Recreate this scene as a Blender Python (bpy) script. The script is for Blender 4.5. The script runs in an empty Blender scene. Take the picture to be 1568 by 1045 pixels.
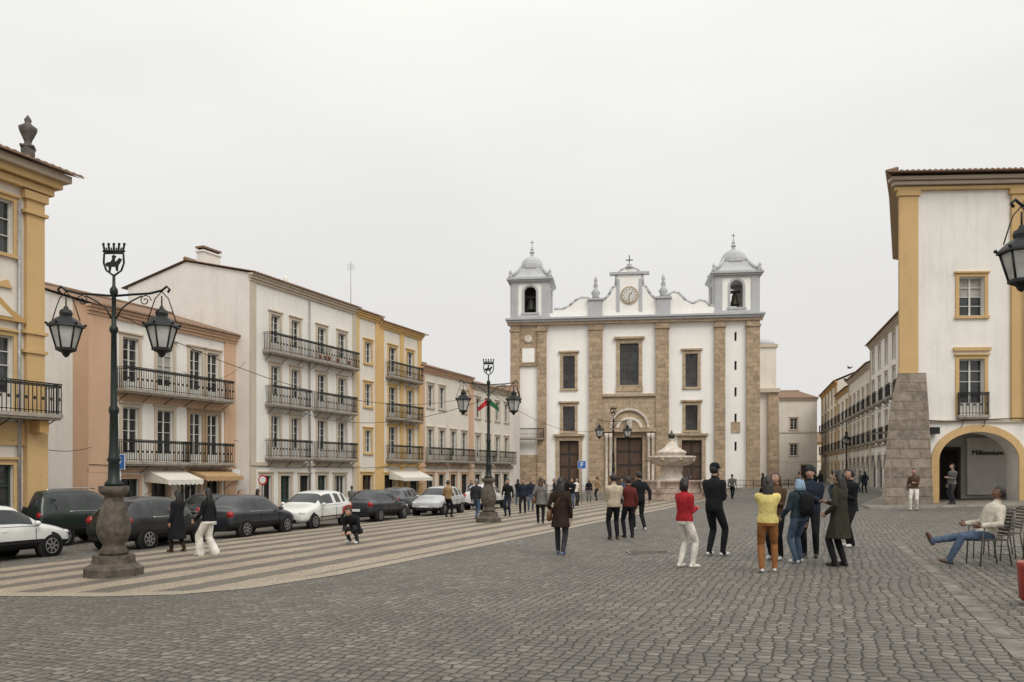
import bpy, bmesh, math, random
import numpy as np
from mathutils import Vector, Matrix
random.seed(7)
R=math.radians
scene=bpy.context.scene
scene.view_settings.view_transform='Standard'
scene.view_settings.look='None'
scene.view_settings.exposure=0

def gz(x,y):
    return .03*max(-40,min(40,x))-.012*max(-60,min(100,y))

# ------------------------------------------------------------------ materials
MATS={}
def new_mat(name):
    m=bpy.data.materials.new(name); m.use_nodes=True
    nt=m.node_tree; bs=nt.nodes['Principled BSDF']
    MATS[name]=m
    return m,nt,bs
def N(nt,t,**kw):
    n=nt.nodes.new(t)
    for k,v in kw.items():
        if hasattr(n,k): setattr(n,k,v)
        else: n.inputs[k].default_value=v
    return n
def L(nt,a,b): nt.links.new(a,b)
def mixc(nt,fac,a,b,mode='MIX'):
    n=nt.nodes.new('ShaderNodeMix'); n.data_type='RGBA'; n.blend_type=mode
    for inp,v in ((n.inputs[0],fac),(n.inputs[6],a),(n.inputs[7],b)):
        if isinstance(v,(int,float)): inp.default_value=v
        elif isinstance(v,tuple): inp.default_value=(v+(1,))[:4]
        else: L(nt,v,inp)
    return n.outputs[2]
def math_n(nt,op,a,b=None,c=None):
    n=nt.nodes.new('ShaderNodeMath'); n.operation=op
    for i,v in enumerate((a,b,c)):
        if v is None: continue
        if isinstance(v,(int,float)): n.inputs[i].default_value=v
        else: L(nt,v,n.inputs[i])
    return n.outputs[0]
def mrange(nt,v,a,b,c,d):
    n=nt.nodes.new('ShaderNodeMapRange'); L(nt,v,n.inputs[0])
    for i,q in enumerate((a,b,c,d)): n.inputs[i+1].default_value=q
    return n.outputs[0]
def noise_n(nt,vec,scale,detail=4,rough=.55):
    n=nt.nodes.new('ShaderNodeTexNoise'); n.inputs['Scale'].default_value=scale
    n.inputs['Detail'].default_value=detail; n.inputs['Roughness'].default_value=rough
    if vec is not None: L(nt,vec,n.inputs['Vector'])
    return n.outputs['Fac']
def mapping(nt,vec,scale=(1,1,1),rot=(0,0,0)):
    n=nt.nodes.new('ShaderNodeMapping'); L(nt,vec,n.inputs[0])
    n.inputs['Scale'].default_value=scale; n.inputs['Rotation'].default_value=rot
    return n.outputs[0]
def bump(nt,bs,h,strength=.3,dist=.02):
    n=nt.nodes.new('ShaderNodeBump'); n.inputs['Strength'].default_value=strength
    n.inputs['Distance'].default_value=dist
    L(nt,h,n.inputs['Height']); L(nt,n.outputs[0],bs.inputs['Normal'])
def scl(c,f): return tuple(min(1,x*f) for x in c)

def simple(name,col,rough=.6,metal=0,amt=.15,scale=6,bmp=0,bscale=40,bd=.01,spec=.5,coat=0):
    m,nt,bs=new_mat(name)
    tc=N(nt,'ShaderNodeTexCoord').outputs['Object']
    f=noise_n(nt,tc,scale)
    f=mrange(nt,f,.3,.7,0,1)
    L(nt,mixc(nt,f,scl(col,1-amt),scl(col,1+amt)),bs.inputs['Base Color'])
    bs.inputs['Roughness'].default_value=rough; bs.inputs['Metallic'].default_value=metal
    bs.inputs['Specular IOR Level'].default_value=spec
    bs.inputs['Coat Weight'].default_value=coat
    if bmp: bump(nt,bs,noise_n(nt,tc,bscale),bmp,bd)
    return m
def plaster(name,col,dirt=.3,base=.5,seed=0):
    m,nt,bs=new_mat(name)
    tc=N(nt,'ShaderNodeTexCoord').outputs['Object']
    a=mrange(nt,noise_n(nt,mapping(nt,tc,(1,1,1)),.55,8,.66),.42,.70,0,1)
    s=mrange(nt,noise_n(nt,mapping(nt,tc,(1.5,1.5,.2)),1.3,9,.72),.50,.74,0,1)
    sp=N(nt,'ShaderNodeSeparateXYZ'); L(nt,tc,sp.inputs[0])
    g=mrange(nt,sp.outputs[2],-.3,2.4,1,0)
    g=math_n(nt,'MULTIPLY',g,mrange(nt,noise_n(nt,tc,1.7,6,.65),.3,.65,0,1))
    c=mixc(nt,math_n(nt,'MULTIPLY',a,dirt*.8),col,scl((col[0],col[1]*.97,col[2]*.93),.70))
    c=mixc(nt,math_n(nt,'MULTIPLY',s,dirt*.85),c,scl((col[0],col[1]*.97,col[2]*.92),.52))
    c=mixc(nt,math_n(nt,'MULTIPLY',g,base),c,scl((col[0],col[1]*.95,col[2]*.88),.42))
    L(nt,c,bs.inputs['Base Color']); bs.inputs['Roughness'].default_value=.9
    bs.inputs['Specular IOR Level'].default_value=.2
    bump(nt,bs,noise_n(nt,tc,7,8,.65),.35,.04)
    return m
def blocks(name,col,sx=.9,sz=.45,mortar=(.3,.27,.22),var=.35):
    m,nt,bs=new_mat(name)
    tc=N(nt,'ShaderNodeTexCoord').outputs['Object']
    sp=N(nt,'ShaderNodeSeparateXYZ'); L(nt,tc,sp.inputs[0])
    cb=N(nt,'ShaderNodeCombineXYZ'); L(nt,math_n(nt,'ADD',sp.outputs[0],sp.outputs[1]),cb.inputs[0]); L(nt,sp.outputs[2],cb.inputs[1])
    br=N(nt,'ShaderNodeTexBrick'); L(nt,cb.outputs[0],br.inputs['Vector'])
    br.inputs['Scale'].default_value=1; br.inputs['Brick Width'].default_value=sx; br.inputs['Row Height'].default_value=sz
    br.inputs['Mortar Size'].default_value=.028; br.inputs['Mortar Smooth'].default_value=.4
    br.inputs['Color1'].default_value=scl(col,1-var)+(1,); br.inputs['Color2'].default_value=scl(col,1+var*.6)+(1,)
    br.inputs['Mortar'].default_value=mortar+(1,)
    f=mrange(nt,noise_n(nt,tc,1.6,8,.7),.35,.7,0,1)
    c=mixc(nt,math_n(nt,'MULTIPLY',f,.6),br.outputs['Color'],scl(col,.5))
    f2=mrange(nt,noise_n(nt,tc,4,7,.75),.45,.68,0,1)
    c=mixc(nt,math_n(nt,'MULTIPLY',f2,.6),c,scl((col[0],col[1]*1.03,col[2]*1.12),1.5))
    L(nt,c,bs.inputs['Base Color']); bs.inputs['Roughness'].default_value=.88
    bs.inputs['Specular IOR Level'].default_value=.25
    h=math_n(nt,'SUBTRACT',noise_n(nt,tc,9,8,.7),math_n(nt,'MULTIPLY',br.outputs['Fac'],1.2))
    bump(nt,bs,h,.7,.07)
    return m

plaster('pl_white',(.82,.79,.74),.36,.65)
plaster('pl_church',(.90,.885,.85),.22,.45)
plaster('pl_cream',(.74,.69,.61),.36,.6)
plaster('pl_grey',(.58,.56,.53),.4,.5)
plaster('pl_peach',(.62,.42,.29),.35,.5)
plaster('pl_yellow',(.66,.45,.20),.35,.5)
plaster('pl_ochre',(.52,.33,.13),.35,.4)
plaster('pl_gold',(.60,.41,.20),.38,.4)
plaster('pl_trim',(.57,.49,.39),.35,.3)
plaster('pl_brown',(.38,.27,.17),.35,.3)
plaster('pl_lav',(.48,.49,.505),.5,.2)
blocks('st_church',(.45,.335,.225),.9,.5,mortar=(.42,.35,.27))
blocks('st_portal',(.49,.375,.255),1.4,.6,var=.2,mortar=(.42,.34,.26))
blocks('st_buttress',(.27,.225,.175),.85,.42,mortar=(.2,.17,.14))
blocks('st_marble',(.50,.39,.32),1.2,.8,var=.12)
simple('marble_white',(.60,.53,.46),.5,amt=.25,scale=3,bmp=.3,bscale=12)
simple('slab',(.33,.29,.24),.8,amt=.25,scale=5)
simple('iron',(.012,.014,.014),.5,.2,amt=.2,spec=.4)
simple('iron_green',(.012,.020,.018),.45,.2,amt=.3,scale=9,bmp=.2,spec=.4)
simple('pedestal',(.088,.072,.056),.85,amt=.5,scale=7,bmp=.7,bscale=25,bd=.02)
simple('urnstone',(.10,.09,.08),.85,amt=.4,scale=7,bmp=.6,bscale=25,bd=.02)
simple('wood_white',(.62,.61,.57),.5,amt=.1)
simple('wood_green',(.03,.06,.045),.5,amt=.15)
simple('wood_brown',(.09,.05,.03),.55,amt=.3,scale=4)
simple('wood_dark',(.035,.025,.02),.6,amt=.3,scale=4)
simple('dark',(.012,.011,.010),.9,amt=.2)
simple('curtain',(.36,.35,.32),.8,amt=.2,scale=3)
simple('interior',(.05,.045,.04),.9,amt=.5,scale=1.2)
simple('awning_white',(.70,.67,.60),.8,amt=.08,bmp=.2,bscale=8)
simple('awning_tan',(.45,.29,.15),.8,amt=.1,bmp=.2,bscale=8)
simple('zinc',(.36,.36,.36),.5,.3,amt=.25)
simple('signblue',(.03,.13,.42),.4,amt=.05)
simple('signred',(.5,.03,.03),.4,amt=.05)
simple('signwhite',(.75,.75,.75),.4,amt=.03)
simple('flag_red',(.42,.02,.025),.8,amt=.2); simple('flag_green',(.015,.12,.045),.8,amt=.2)
simple('bronze',(.06,.06,.045),.5,.6,amt=.2)
simple('clockface',(.62,.6,.55),.6,amt=.1)
simple('lampglass',(.48,.48,.46),.15,amt=.2,scale=5)
simple('leaf',(.05,.09,.03),.7,amt=.5,scale=20)
simple('terracotta',(.4,.17,.09),.8,amt=.2)
def glass(name,col,rough=.06):
    m,nt,bs=new_mat(name)
    tc=N(nt,'ShaderNodeTexCoord').outputs['Object']
    f=mrange(nt,noise_n(nt,tc,.9,3),.35,.65,0,1)
    L(nt,mixc(nt,f,scl(col,.4),scl(col,1.5)),bs.inputs['Base Color'])
    bs.inputs['Roughness'].default_value=rough; bs.inputs['Specular IOR Level'].default_value=.6
    bump(nt,bs,noise_n(nt,tc,1.6,2),.25,.06)
glass('glass',(.035,.038,.04)); glass('carglass',(.03,.034,.036),.03)
def paint(name,col,coat=.5):
    simple(name,col,.35,0,amt=.08,scale=2,coat=coat,spec=.4)
paint('p_white',(.66,.66,.64)); paint('p_black',(.008,.009,.010)); paint('p_dark',(.018,.021,.03)); paint('p_grey',(.09,.10,.11)); paint('p_silver',(.42,.43,.44)); paint('p_green',(.012,.02,.017)); paint('p_red',(.30,.03,.02))
simple('tyre',(.010,.010,.010),.9,amt=.2,spec=.2); simple('rim',(.30,.30,.31),.35,.7,amt=.1); simple('plastic',(.014,.014,.014),.7,amt=.1,spec=.3); simple('chrome',(.5,.5,.5),.2,.9,amt=.05)
simple('taillight',(.30,.01,.01),.2,amt=.1); simple('headlight',(.55,.57,.58),.1,amt=.1); simple('plate',(.7,.7,.68),.5,amt=.05)
def tiles(name,col):
    m,nt,bs=new_mat(name)
    tc=N(nt,'ShaderNodeTexCoord').outputs['Object']
    f=mrange(nt,noise_n(nt,tc,2.5,7,.7),.35,.7,0,1); f2=mrange(nt,noise_n(nt,tc,14,3,.6),.35,.65,0,1)
    c=mixc(nt,f,scl(col,1.15),(.11,.09,.07)); c=mixc(nt,math_n(nt,'MULTIPLY',f2,.4),c,(.34,.26,.19))
    L(nt,c,bs.inputs['Base Color']); bs.inputs['Roughness'].default_value=.9
    w=N(nt,'ShaderNodeTexWave'); w.bands_direction='Y'; w.wave_profile='SAW'; L(nt,tc,w.inputs['Vector']); w.inputs['Scale'].default_value=.8
    bump(nt,bs,w.outputs['Fac'],.5,.05)
tiles('tiles',(.24,.125,.07))

def cobble(name,cols,scale,rot,mortar,rand=.45,bd=.03,stripes=False):
    m,nt,bs=new_mat(name)
    tc=N(nt,'ShaderNodeTexCoord').outputs['Object']
    wn=nt.nodes.new('ShaderNodeTexNoise'); wn.inputs['Scale'].default_value=.7; wn.inputs['Detail'].default_value=3; L(nt,tc,wn.inputs['Vector'])
    vs=nt.nodes.new('ShaderNodeVectorMath'); vs.operation='MULTIPLY_ADD'; L(nt,wn.outputs['Color'],vs.inputs[0]); vs.inputs[1].default_value=(.26,.26,0); L(nt,tc,vs.inputs[2])
    mp=mapping(nt,vs.outputs[0],(1,1.0,0),(0,0,rot))
    v1=N(nt,'ShaderNodeTexVoronoi'); v1.voronoi_dimensions='2D'; v1.feature='DISTANCE_TO_EDGE'; v1.inputs['Scale'].default_value=scale; v1.inputs['Randomness'].default_value=rand
    v2=N(nt,'ShaderNodeTexVoronoi'); v2.voronoi_dimensions='2D'; v2.inputs['Scale'].default_value=scale; v2.inputs['Randomness'].default_value=rand
    L(nt,mp,v1.inputs['Vector']); L(nt,mp,v2.inputs['Vector'])
    sep=N(nt,'ShaderNodeSeparateColor'); L(nt,v2.outputs['Color'],sep.inputs[0])
    c=mixc(nt,sep.outputs[0],cols[0],cols[1])
    c=mixc(nt,mrange(nt,sep.outputs[1],.70,1,0,.85),c,cols[2])
    big=mrange(nt,noise_n(nt,tc,.20,7,.66),.40,.62,0,1)
    c=mixc(nt,math_n(nt,'MULTIPLY',big,.45),c,scl(cols[0],.68))
    med=mrange(nt,noise_n(nt,tc,1.3,5,.6),.52,.72,0,1)
    c=mixc(nt,math_n(nt,'MULTIPLY',med,.25),c,scl(cols[2],.95))
    fine=mrange(nt,noise_n(nt,tc,26,5,.75),.3,.7,0,1)
    c=mixc(nt,math_n(nt,'MULTIPLY',fine,.4),c,scl(cols[1],.55))
    if stripes:
        d=nt.nodes.new('ShaderNodeVectorMath'); d.operation='DOT_PRODUCT'; L(nt,tc,d.inputs[0]); d.inputs[1].default_value=(.9185,-.395,0)
        wob=math_n(nt,'MULTIPLY',noise_n(nt,tc,1.4,3),.26)
        v=math_n(nt,'ADD',d.outputs['Value'],wob)
        fr=math_n(nt,'FRACT',math_n(nt,'DIVIDE',v,1.3))
        st=mrange(nt,fr,.44,.49,0,1)
        light=mixc(nt,sep.outputs[0],(.55,.455,.34),(.42,.345,.255))
        light=mixc(nt,math_n(nt,'MULTIPLY',fine,.4),light,(.27,.22,.165))
        light=mixc(nt,math_n(nt,'MULTIPLY',big,.4),light,(.24,.20,.15))
        wear=mrange(nt,noise_n(nt,tc,.9,6,.7),.5,.72,0,.5)
        light=mixc(nt,wear,light,(.25,.21,.165))
        c=mixc(nt,st,c,light)
    e=mrange(nt,v1.outputs['Distance'],.02,.12,0,1)
    c=mixc(nt,e,mortar,c)
    L(nt,c,bs.inputs['Base Color'])
    L(nt,mrange(nt,noise_n(nt,tc,3,4),.3,.7,.45,.75),bs.inputs['Roughness'])
    bs.inputs['Specular IOR Level'].default_value=.35
    h=mrange(nt,v1.outputs['Distance'],0,.3,0,1)
    h=math_n(nt,'POWER',h,.5)
    h=math_n(nt,'ADD',h,math_n(nt,'MULTIPLY',fine,.22)); h=math_n(nt,'ADD',h,math_n(nt,'MULTIPLY',sep.outputs[2],.35))
    bump(nt,bs,h,1.0,bd)
cobble('cobbles',[(.135,.123,.106),(.215,.197,.170),(.31,.285,.245)],7.6,R(22),(.050,.043,.036),.42,.032)
cobble('calcada',[(.15,.128,.104),(.20,.172,.14),(.25,.215,.175)],13,R(23),(.09,.075,.06),.7,.012,True)
cobble('calcada_cream',[(.40,.335,.255),(.48,.41,.315),(.55,.47,.37)],13,R(23),(.2,.165,.13),.7,.012)
cobble('sidewalk_stone',[(.22,.2,.17),(.3,.27,.23),(.36,.33,.28)],11,R(23),(.12,.11,.09),.6,.012)
simple('kerbstone',(.28,.26,.225),.8,amt=.25,scale=3,bmp=.4,bscale=15)
simple('gutter_stone',(.15,.135,.115),.75,amt=.45,scale=4,bmp=.5,bscale=12,bd=.02)

def cloth(name,col,amt=.2):
    m,nt,bs=new_mat(name)
    tc=N(nt,'ShaderNodeTexCoord').outputs['Object']
    f=mrange(nt,noise_n(nt,mapping(nt,tc,(1,1,.6)),7,4),.35,.65,0,1)
    L(nt,mixc(nt,f,scl(col,1-amt),scl(col,1+amt)),bs.inputs['Base Color'])
    bs.inputs['Roughness'].default_value=.9; bs.inputs['Specular IOR Level'].default_value=.15
    bump(nt,bs,noise_n(nt,mapping(nt,tc,(1,1,.5)),11,3),.8,.05)
CL={'black':(.014,.014,.016),'charcoal':(.035,.035,.038),'navy':(.02,.026,.04),'jeans':(.07,.10,.15),'ltblue':(.22,.32,.42),'beige':(.42,.35,.26),'cream':(.55,.50,.42),
 'white':(.66,.62,.56),'red':(.30,.02,.025),'darkred':(.10,.022,.018),'yellow':(.58,.48,.18),'rust':(.25,.11,.04),'olive':(.035,.033,.024),'brown':(.09,.055,.035),'tan':(.30,.19,.10),
 'coatbrown':(.030,.019,.015),'grey':(.14,.135,.13),'green':(.06,.2,.10),'teal':(.03,.045,.055)}
for k,c in CL.items(): cloth('c_'+k,c)
simple('skin',(.44,.26,.18),.55,amt=.08); simple('skin2',(.16,.08,.05),.55,amt=.08)
simple('h_dark',(.012,.009,.008),.5,amt=.3,scale=30,bmp=.5,bscale=60); simple('h_brown',(.06,.03,.018),.5,amt=.3,scale=30,bmp=.5,bscale=60); simple('h_grey',(.2,.19,.18),.6,amt=.2)
simple('lips',(.28,.09,.08),.5,amt=.05); simple('eyew',(.6,.6,.58),.3,amt=.02); simple('shoe_white',(.6,.6,.58),.6,amt=.1); simple('shoe_black',(.015,.015,.015),.5,amt=.1); simple('shoe_blue',(.1,.18,.3),.6,amt=.1); simple('shoe_brown',(.09,.045,.02),.5,amt=.1)
simple('leather',(.13,.06,.025),.45,amt=.2); simple('wicker',(.10,.08,.065),.6,amt=.3,scale=30,bmp=.5,bscale=80); simple('steel',(.16,.15,.14),.45,.6,amt=.1)

# ------------------------------------------------------------------ geometry helpers
def tube_geom(pts,rads,seg=8,round_caps=True):
    pts=[Vector(p) for p in pts]
    if isinstance(rads,(int,float)): rads=[rads]*len(pts)
    P=list(pts); Rr=list(rads)
    if round_caps:
        d0=(P[0]-P[1]).normalized(); d1=(P[-1]-P[-2]).normalized()
        r0,r1=Rr[0],Rr[-1]
        P=[P[0]+d0*r0*.92,P[0]+d0*r0*.6]+P+[P[-1]+d1*r1*.6,P[-1]+d1*r1*.92]
        Rr=[r0*.4,r0*.8]+Rr+[r1*.8,r1*.4]
    V=[];F=[]
    ref=None
    for i,p in enumerate(P):
        if i==0: t=P[1]-P[0]
        elif i==len(P)-1: t=P[-1]-P[-2]
        else: t=(P[i+1]-P[i]).normalized()+(P[i]-P[i-1]).normalized()
        if t.length<1e-9: t=Vector((0,0,1))
        t.normalize()
        if ref is None:
            ref=Vector((1,0,0)) if abs(t.x)<.8 else Vector((0,1,0))
        a=(ref-t*ref.dot(t))
        if a.length<1e-6: a=t.orthogonal()
        a.normalize(); ref=a; b=t.cross(a)
        for k in range(seg):
            an=2*math.pi*k/seg
            V.append(p+a*math.cos(an)*Rr[i]+b*math.sin(an)*Rr[i])
    n=len(P)
    for i in range(n-1):
        for k in range(seg):
            k2=(k+1)%seg
            F.append((i*seg+k,i*seg+k2,(i+1)*seg+k2,(i+1)*seg+k))
    F.append(tuple(range(seg))[::-1]); F.append(tuple((n-1)*seg+k for k in range(seg)))
    return V,F
def loft_geom(secs,seg=16):
    V=[];F=[]
    for c,ax,ay in secs:
        for k in range(seg):
            an=2*math.pi*k/seg; V.append(c+ax*math.cos(an)+ay*math.sin(an))
    n=len(secs)
    for i in range(n-1):
        for k in range(seg):
            k2=(k+1)%seg; F.append((i*seg+k,i*seg+k2,(i+1)*seg+k2,(i+1)*seg+k))
    F.append(tuple(range(seg))[::-1]); F.append(tuple((n-1)*seg+k for k in range(seg)))
    return V,F
def sphere_geom(c,r,su=12,sv=8):
    c=Vector(c); r=Vector(r) if not isinstance(r,(int,float)) else Vector((r,r,r))
    V=[c+Vector((0,0,r.z))];F=[]
    for i in range(1,sv):
        th=math.pi*i/sv
        for k in range(su):
            ph=2*math.pi*k/su
            V.append(c+Vector((r.x*math.sin(th)*math.cos(ph),r.y*math.sin(th)*math.sin(ph),r.z*math.cos(th))))
    V.append(c-Vector((0,0,r.z)))
    for k in range(su): F.append((0,1+k,1+(k+1)%su))
    for i in range(sv-2):
        for k in range(su):
            a=1+i*su; k2=(k+1)%su; F.append((a+k,a+su+k,a+su+k2,a+k2))
    a=1+(sv-2)*su
    for k in range(su): F.append((a+k,len(V)-1,a+(k+1)%su))
    return V,F

def link(o): scene.collection.objects.link(o)
class B:
    def __init__(s,name,loc=(0,0,0),rot=0.0,single=False):
        s.name=name; s.loc=loc; s.rot=rot; s.parts={}; s.M=Matrix.Identity(4); s.single=single; s.subs={}
    def add(s,part,mat,V,F,smooth=False):
        p=s.parts.setdefault('all' if s.single else part,dict(V=[],F=[],m=[],s=[],mats=[]))
        if mat not in p['mats']: p['mats'].append(mat)
        mi=p['mats'].index(mat); o=len(p['V'])
        p['V']+= [tuple(s.M@Vector(v)) for v in V]
        for f in F: p['F'].append(tuple(i+o for i in f)); p['m'].append(mi); p['s'].append(smooth)
    def box(s,part,mat,x0,x1,y0,y1,z0,z1):
        V=[(x0,y0,z0),(x1,y0,z0),(x1,y1,z0),(x0,y1,z0),(x0,y0,z1),(x1,y0,z1),(x1,y1,z1),(x0,y1,z1)]
        F=[(0,3,2,1),(4,5,6,7),(0,1,5,4),(1,2,6,5),(2,3,7,6),(3,0,4,7)]
        s.add(part,mat,V,F)
    def quad(s,part,mat,*v): s.add(part,mat,v,[tuple(range(len(v)))])
    def prism(s,part,mat,pts,y0,y1):
        n=len(pts); V=[(x,y0,z) for x,z in pts]+[(x,y1,z) for x,z in pts]
        F=[tuple(range(n)),tuple(range(n,2*n))[::-1]]+[(i,n+i,n+(i+1)%n,(i+1)%n) for i in range(n)]
        s.add(part,mat,V,F)
    def lathe(s,part,mat,prof,cx=0,cy=0,seg=20,ph=0,smooth=True):
        V=[];F=[]
        for r,z in prof:
            for k in range(seg):
                a=2*math.pi*k/seg+ph; V.append((cx+r*math.cos(a),cy+r*math.sin(a),z))
        for i in range(len(prof)-1):
            for k in range(seg):
                k2=(k+1)%seg; F.append((i*seg+k,i*seg+k2,(i+1)*seg+k2,(i+1)*seg+k))
        F.append(tuple(range(seg))[::-1]); F.append(tuple((len(prof)-1)*seg+k for k in range(seg)))
        s.add(part,mat,V,F,smooth)
    def tube(s,part,mat,pts,r,seg=8,caps=False): 
        V,F=tube_geom(pts,r,seg,caps); s.add(part,mat,V,F,True)
    def sphere(s,part,mat,c,r,su=12,sv=8):
        V,F=sphere_geom(c,r,su,sv); s.add(part,mat,V,F,True)
    def done(s):
        objs=[]
        for pn,p in s.parts.items():
            me=bpy.data.meshes.new(pn); me.from_pydata(p['V'],[],p['F'])
            for m in p['mats']: me.materials.append(MATS[m])
            me.polygons.foreach_set('material_index',p['m']); me.polygons.foreach_set('use_smooth',p['s']); me.update()
            o=bpy.data.objects.new(s.name if s.single else pn,me); link(o); objs.append(o)
            if pn in s.subs:
                md=o.modifiers.new('sub','SUBSURF'); md.levels=s.subs[pn]; md.render_levels=s.subs[pn]
        if s.single:
            o=objs[0]; o.location=s.loc; o.rotation_euler=(0,0,s.rot); return o
        e=bpy.data.objects.new(s.name,None); link(e); e.location=s.loc; e.rotation_euler=(0,0,s.rot)
        for o in objs: o.parent=e
        return e

def facade(b,part,mat,x0,x1,z0,z1,ops,y=0.0,depth=.22,revmat=None):
    revmat=revmat or mat
    xs=sorted({x0,x1}|{o[0] for o in ops}|{o[1] for o in ops}); zs=sorted({z0,z1}|{o[2] for o in ops}|{o[3] for o in ops})
    for i in range(len(xs)-1):
        run=None
        for j in range(len(zs)-1):
            cx=(xs[i]+xs[i+1])/2; cz=(zs[j]+zs[j+1])/2
            solid=not any(o[0]<cx<o[1] and o[2]<cz<o[3] for o in ops)
            if solid:
                if run is None: run=[zs[j],zs[j+1]]
                else: run[1]=zs[j+1]
            if (not solid or j==len(zs)-2) and run:
                b.quad(part,mat,(xs[i],y,run[0]),(xs[i+1],y,run[0]),(xs[i+1],y,run[1]),(xs[i],y,run[1])); run=None
    for o in ops:
        a,c,e,f=o[:4]; arch=len(o)>4 and o[4]
        y2=y+depth
        if not arch:
            b.quad(part,revmat,(a,y,e),(a,y2,e),(a,y2,f),(a,y,f)); b.quad(part,revmat,(c,y,e),(c,y,f),(c,y2,f),(c,y2,e))
            b.quad(part,revmat,(a,y,f),(a,y2,f),(c,y2,f),(c,y,f)); b.quad(part,revmat,(a,y,e),(c,y,e),(c,y2,e),(a,y2,e))
        else:
            rr=(c-a)/2; rise=o[5] if len(o)>5 else rr; sp=f-rise; m=(a+c)/2; n=14
            pts=[(m-rr*math.cos(math.pi*k/n),sp+rise*math.sin(math.pi*k/n)) for k in range(n+1)]
            for k in range(n):
                p,q=pts[k],pts[k+1]
                b.quad(part,mat,(p[0],y,p[1]),(q[0],y,q[1]),(q[0],y,f),(p[0],y,f))
                b.quad(part,revmat,(p[0],y,p[1]),(p[0],y2,p[1]),(q[0],y2,q[1]),(q[0],y,q[1]))
            b.quad(part,revmat,(a,y,e),(a,y2,e),(a,y2,sp),(a,y,sp)); b.quad(part,revmat,(c,y,e),(c,y,sp),(c,y2,sp),(c,y2,e))
            b.quad(part,revmat,(a,y,e),(c,y,e),(c,y2,e),(a,y2,e))
def arch_ring(b,part,mat,m,sp,r0,r1,y0,y1,rise=None,n=16):
    k0=(rise or r0)/r0
    for k in range(n):
        a=math.pi*k/n; c=math.pi*(k+1)/n
        P=[]
        for yy in (y0,y1):
            for an,rr in ((a,r0),(c,r0),(c,r1),(a,r1)):
                P.append((m-rr*math.cos(an),yy,sp+(rr-r0+r0*k0)*math.sin(an)))
        b.add(part,mat,P,[(0,1,2,3),(7,6,5,4),(0,4,5,1),(3,2,6,7)])
def window(b,x0,x1,z0,z1,y=0.0,frame='wood_white',cols=2,rows=3,panel=0,fw=.06,gm=None,rec=.14,part='windows'):
    gm=gm or random.choice(['glass','glass','glass','curtain' if random.random()<.45 else 'glass'])
    b.quad(part,'glass',(x0,y+rec+.04,z0),(x1,y+rec+.04,z0),(x1,y+rec+.04,z1),(x0,y+rec+.04,z1))
    if gm=='curtain':
        zt=z1-(z1-z0)*random.choice([.35,.5,1,.7])
        b.quad(part,'curtain',(x0,y+rec+.036,zt),(x1,y+rec+.036,zt),(x1,y+rec+.036,z1),(x0,y+rec+.036,z1))
    f0,f1=y+rec-.03,y+rec+.03
    b.box(part,frame,x0,x0+fw,f0,f1,z0,z1); b.box(part,frame,x1-fw,x1,f0,f1,z0,z1)
    b.box(part,frame,x0+fw,x1-fw,f0,f1,z1-fw,z1); b.box(part,frame,x0+fw,x1-fw,f0,f1,z0,z0+fw+panel)
    zb=z0+fw+panel; zt=z1-fw
    for i in range(1,cols):
        x=x0+(x1-x0)*i/cols; w=.035 if i==cols/2 else .018
        b.box(part,frame,x-w,x+w,f0+.004,f1-.004,zb,zt)
    for j in range(1,rows):
        z=zb+(zt-zb)*j/rows
        b.box(part,frame,x0+fw,x1-fw,f0+.01,f1-.01,z-.014,z+.014)
def surround(b,x0,x1,z0,z1,w,mat,y=0.0,proud=.05,sill=False,cap=True,part='window_surrounds'):
    a,c=y-proud,y-.002
    b.box(part,mat,x0-w,x0,a,c,z0,z1); b.box(part,mat,x1,x1+w,a,c,z0,z1)
    b.box(part,mat,x0-w,x1+w,a,c,z1,z1+w)
    if cap: b.box(part,mat,x0-w-.06,x1+w+.06,a-.07,c,z1+w,z1+w+.07)
    if sill: b.box(part,mat,x0-w-.04,x1+w+.04,a-.05,c,z0-w*.8,z0)
def balcony(b,x0,x1,z,y=0.0,out=.6,h=1.0,slab='slab',rail='iron',pitch=.13,part='balcony'):
    yo=y-out
    b.box(part,slab,x0,x1,yo,y-.002,z-.13,z-.01); b.box(part,slab,x0+.04,x1-.04,yo+.05,y-.002,z-.2,z-.13)
    t=.022
    for zz in (z+.06,z+h-.14): b.box(part,rail,x0+.03,x1-.03,yo+.028,yo+.052,zz,zz+.025)
    b.box(part,rail,x0+.02,x1-.02,yo+.015,yo+.065,z+h-.035,z+h)
    for xx in (x0+.03,x1-.05):
        for zz in (z+.06,z+h-.12,z+h-.025): b.box(part,rail,xx,xx+.02,yo+.066,y-.003,zz,zz+.02)
    n=max(2,int((x1-x0-.08)/pitch))
    for i in range(n+1):
        x=x0+.04+(x1-x0-.08)*i/n
        b.box(part,rail,x-t/2,x+t/2,yo+.031,yo+.049,z-.01,z+h-.036)
        if i<n:
            xm=x+(x1-x0-.08)/n/2
            if i%2==0: b.box(part,rail,xm-.04,xm+.04,yo+.036,yo+.044,z+.40,z+.50)
            b.box(part,rail,xm-.045,xm+.045,yo+.037,yo+.043,z+h-.11,z+h-.05) 
    m=max(1,int(out/pitch))
    for xx in (x0+.04,x1-.04):
        for j in range(1,m+1):
            yy=yo+.04+(out-.06)*j/(m+1); b.box(part,rail,xx-t/2,xx+t/2,yy-t/2,yy+t/2,z-.01,z+h-.03)
    k=max(2,int((x1-x0)/1.3)+1)
    for i in range(k):
        x=x0+.2+(x1-x0-.4)*i/(k-1)
        b.tube(part,rail,[(x,y-.01,z-.55),(x,y-.2,z-.42),(x,yo+.12,z-.2)],.018,5)
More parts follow.
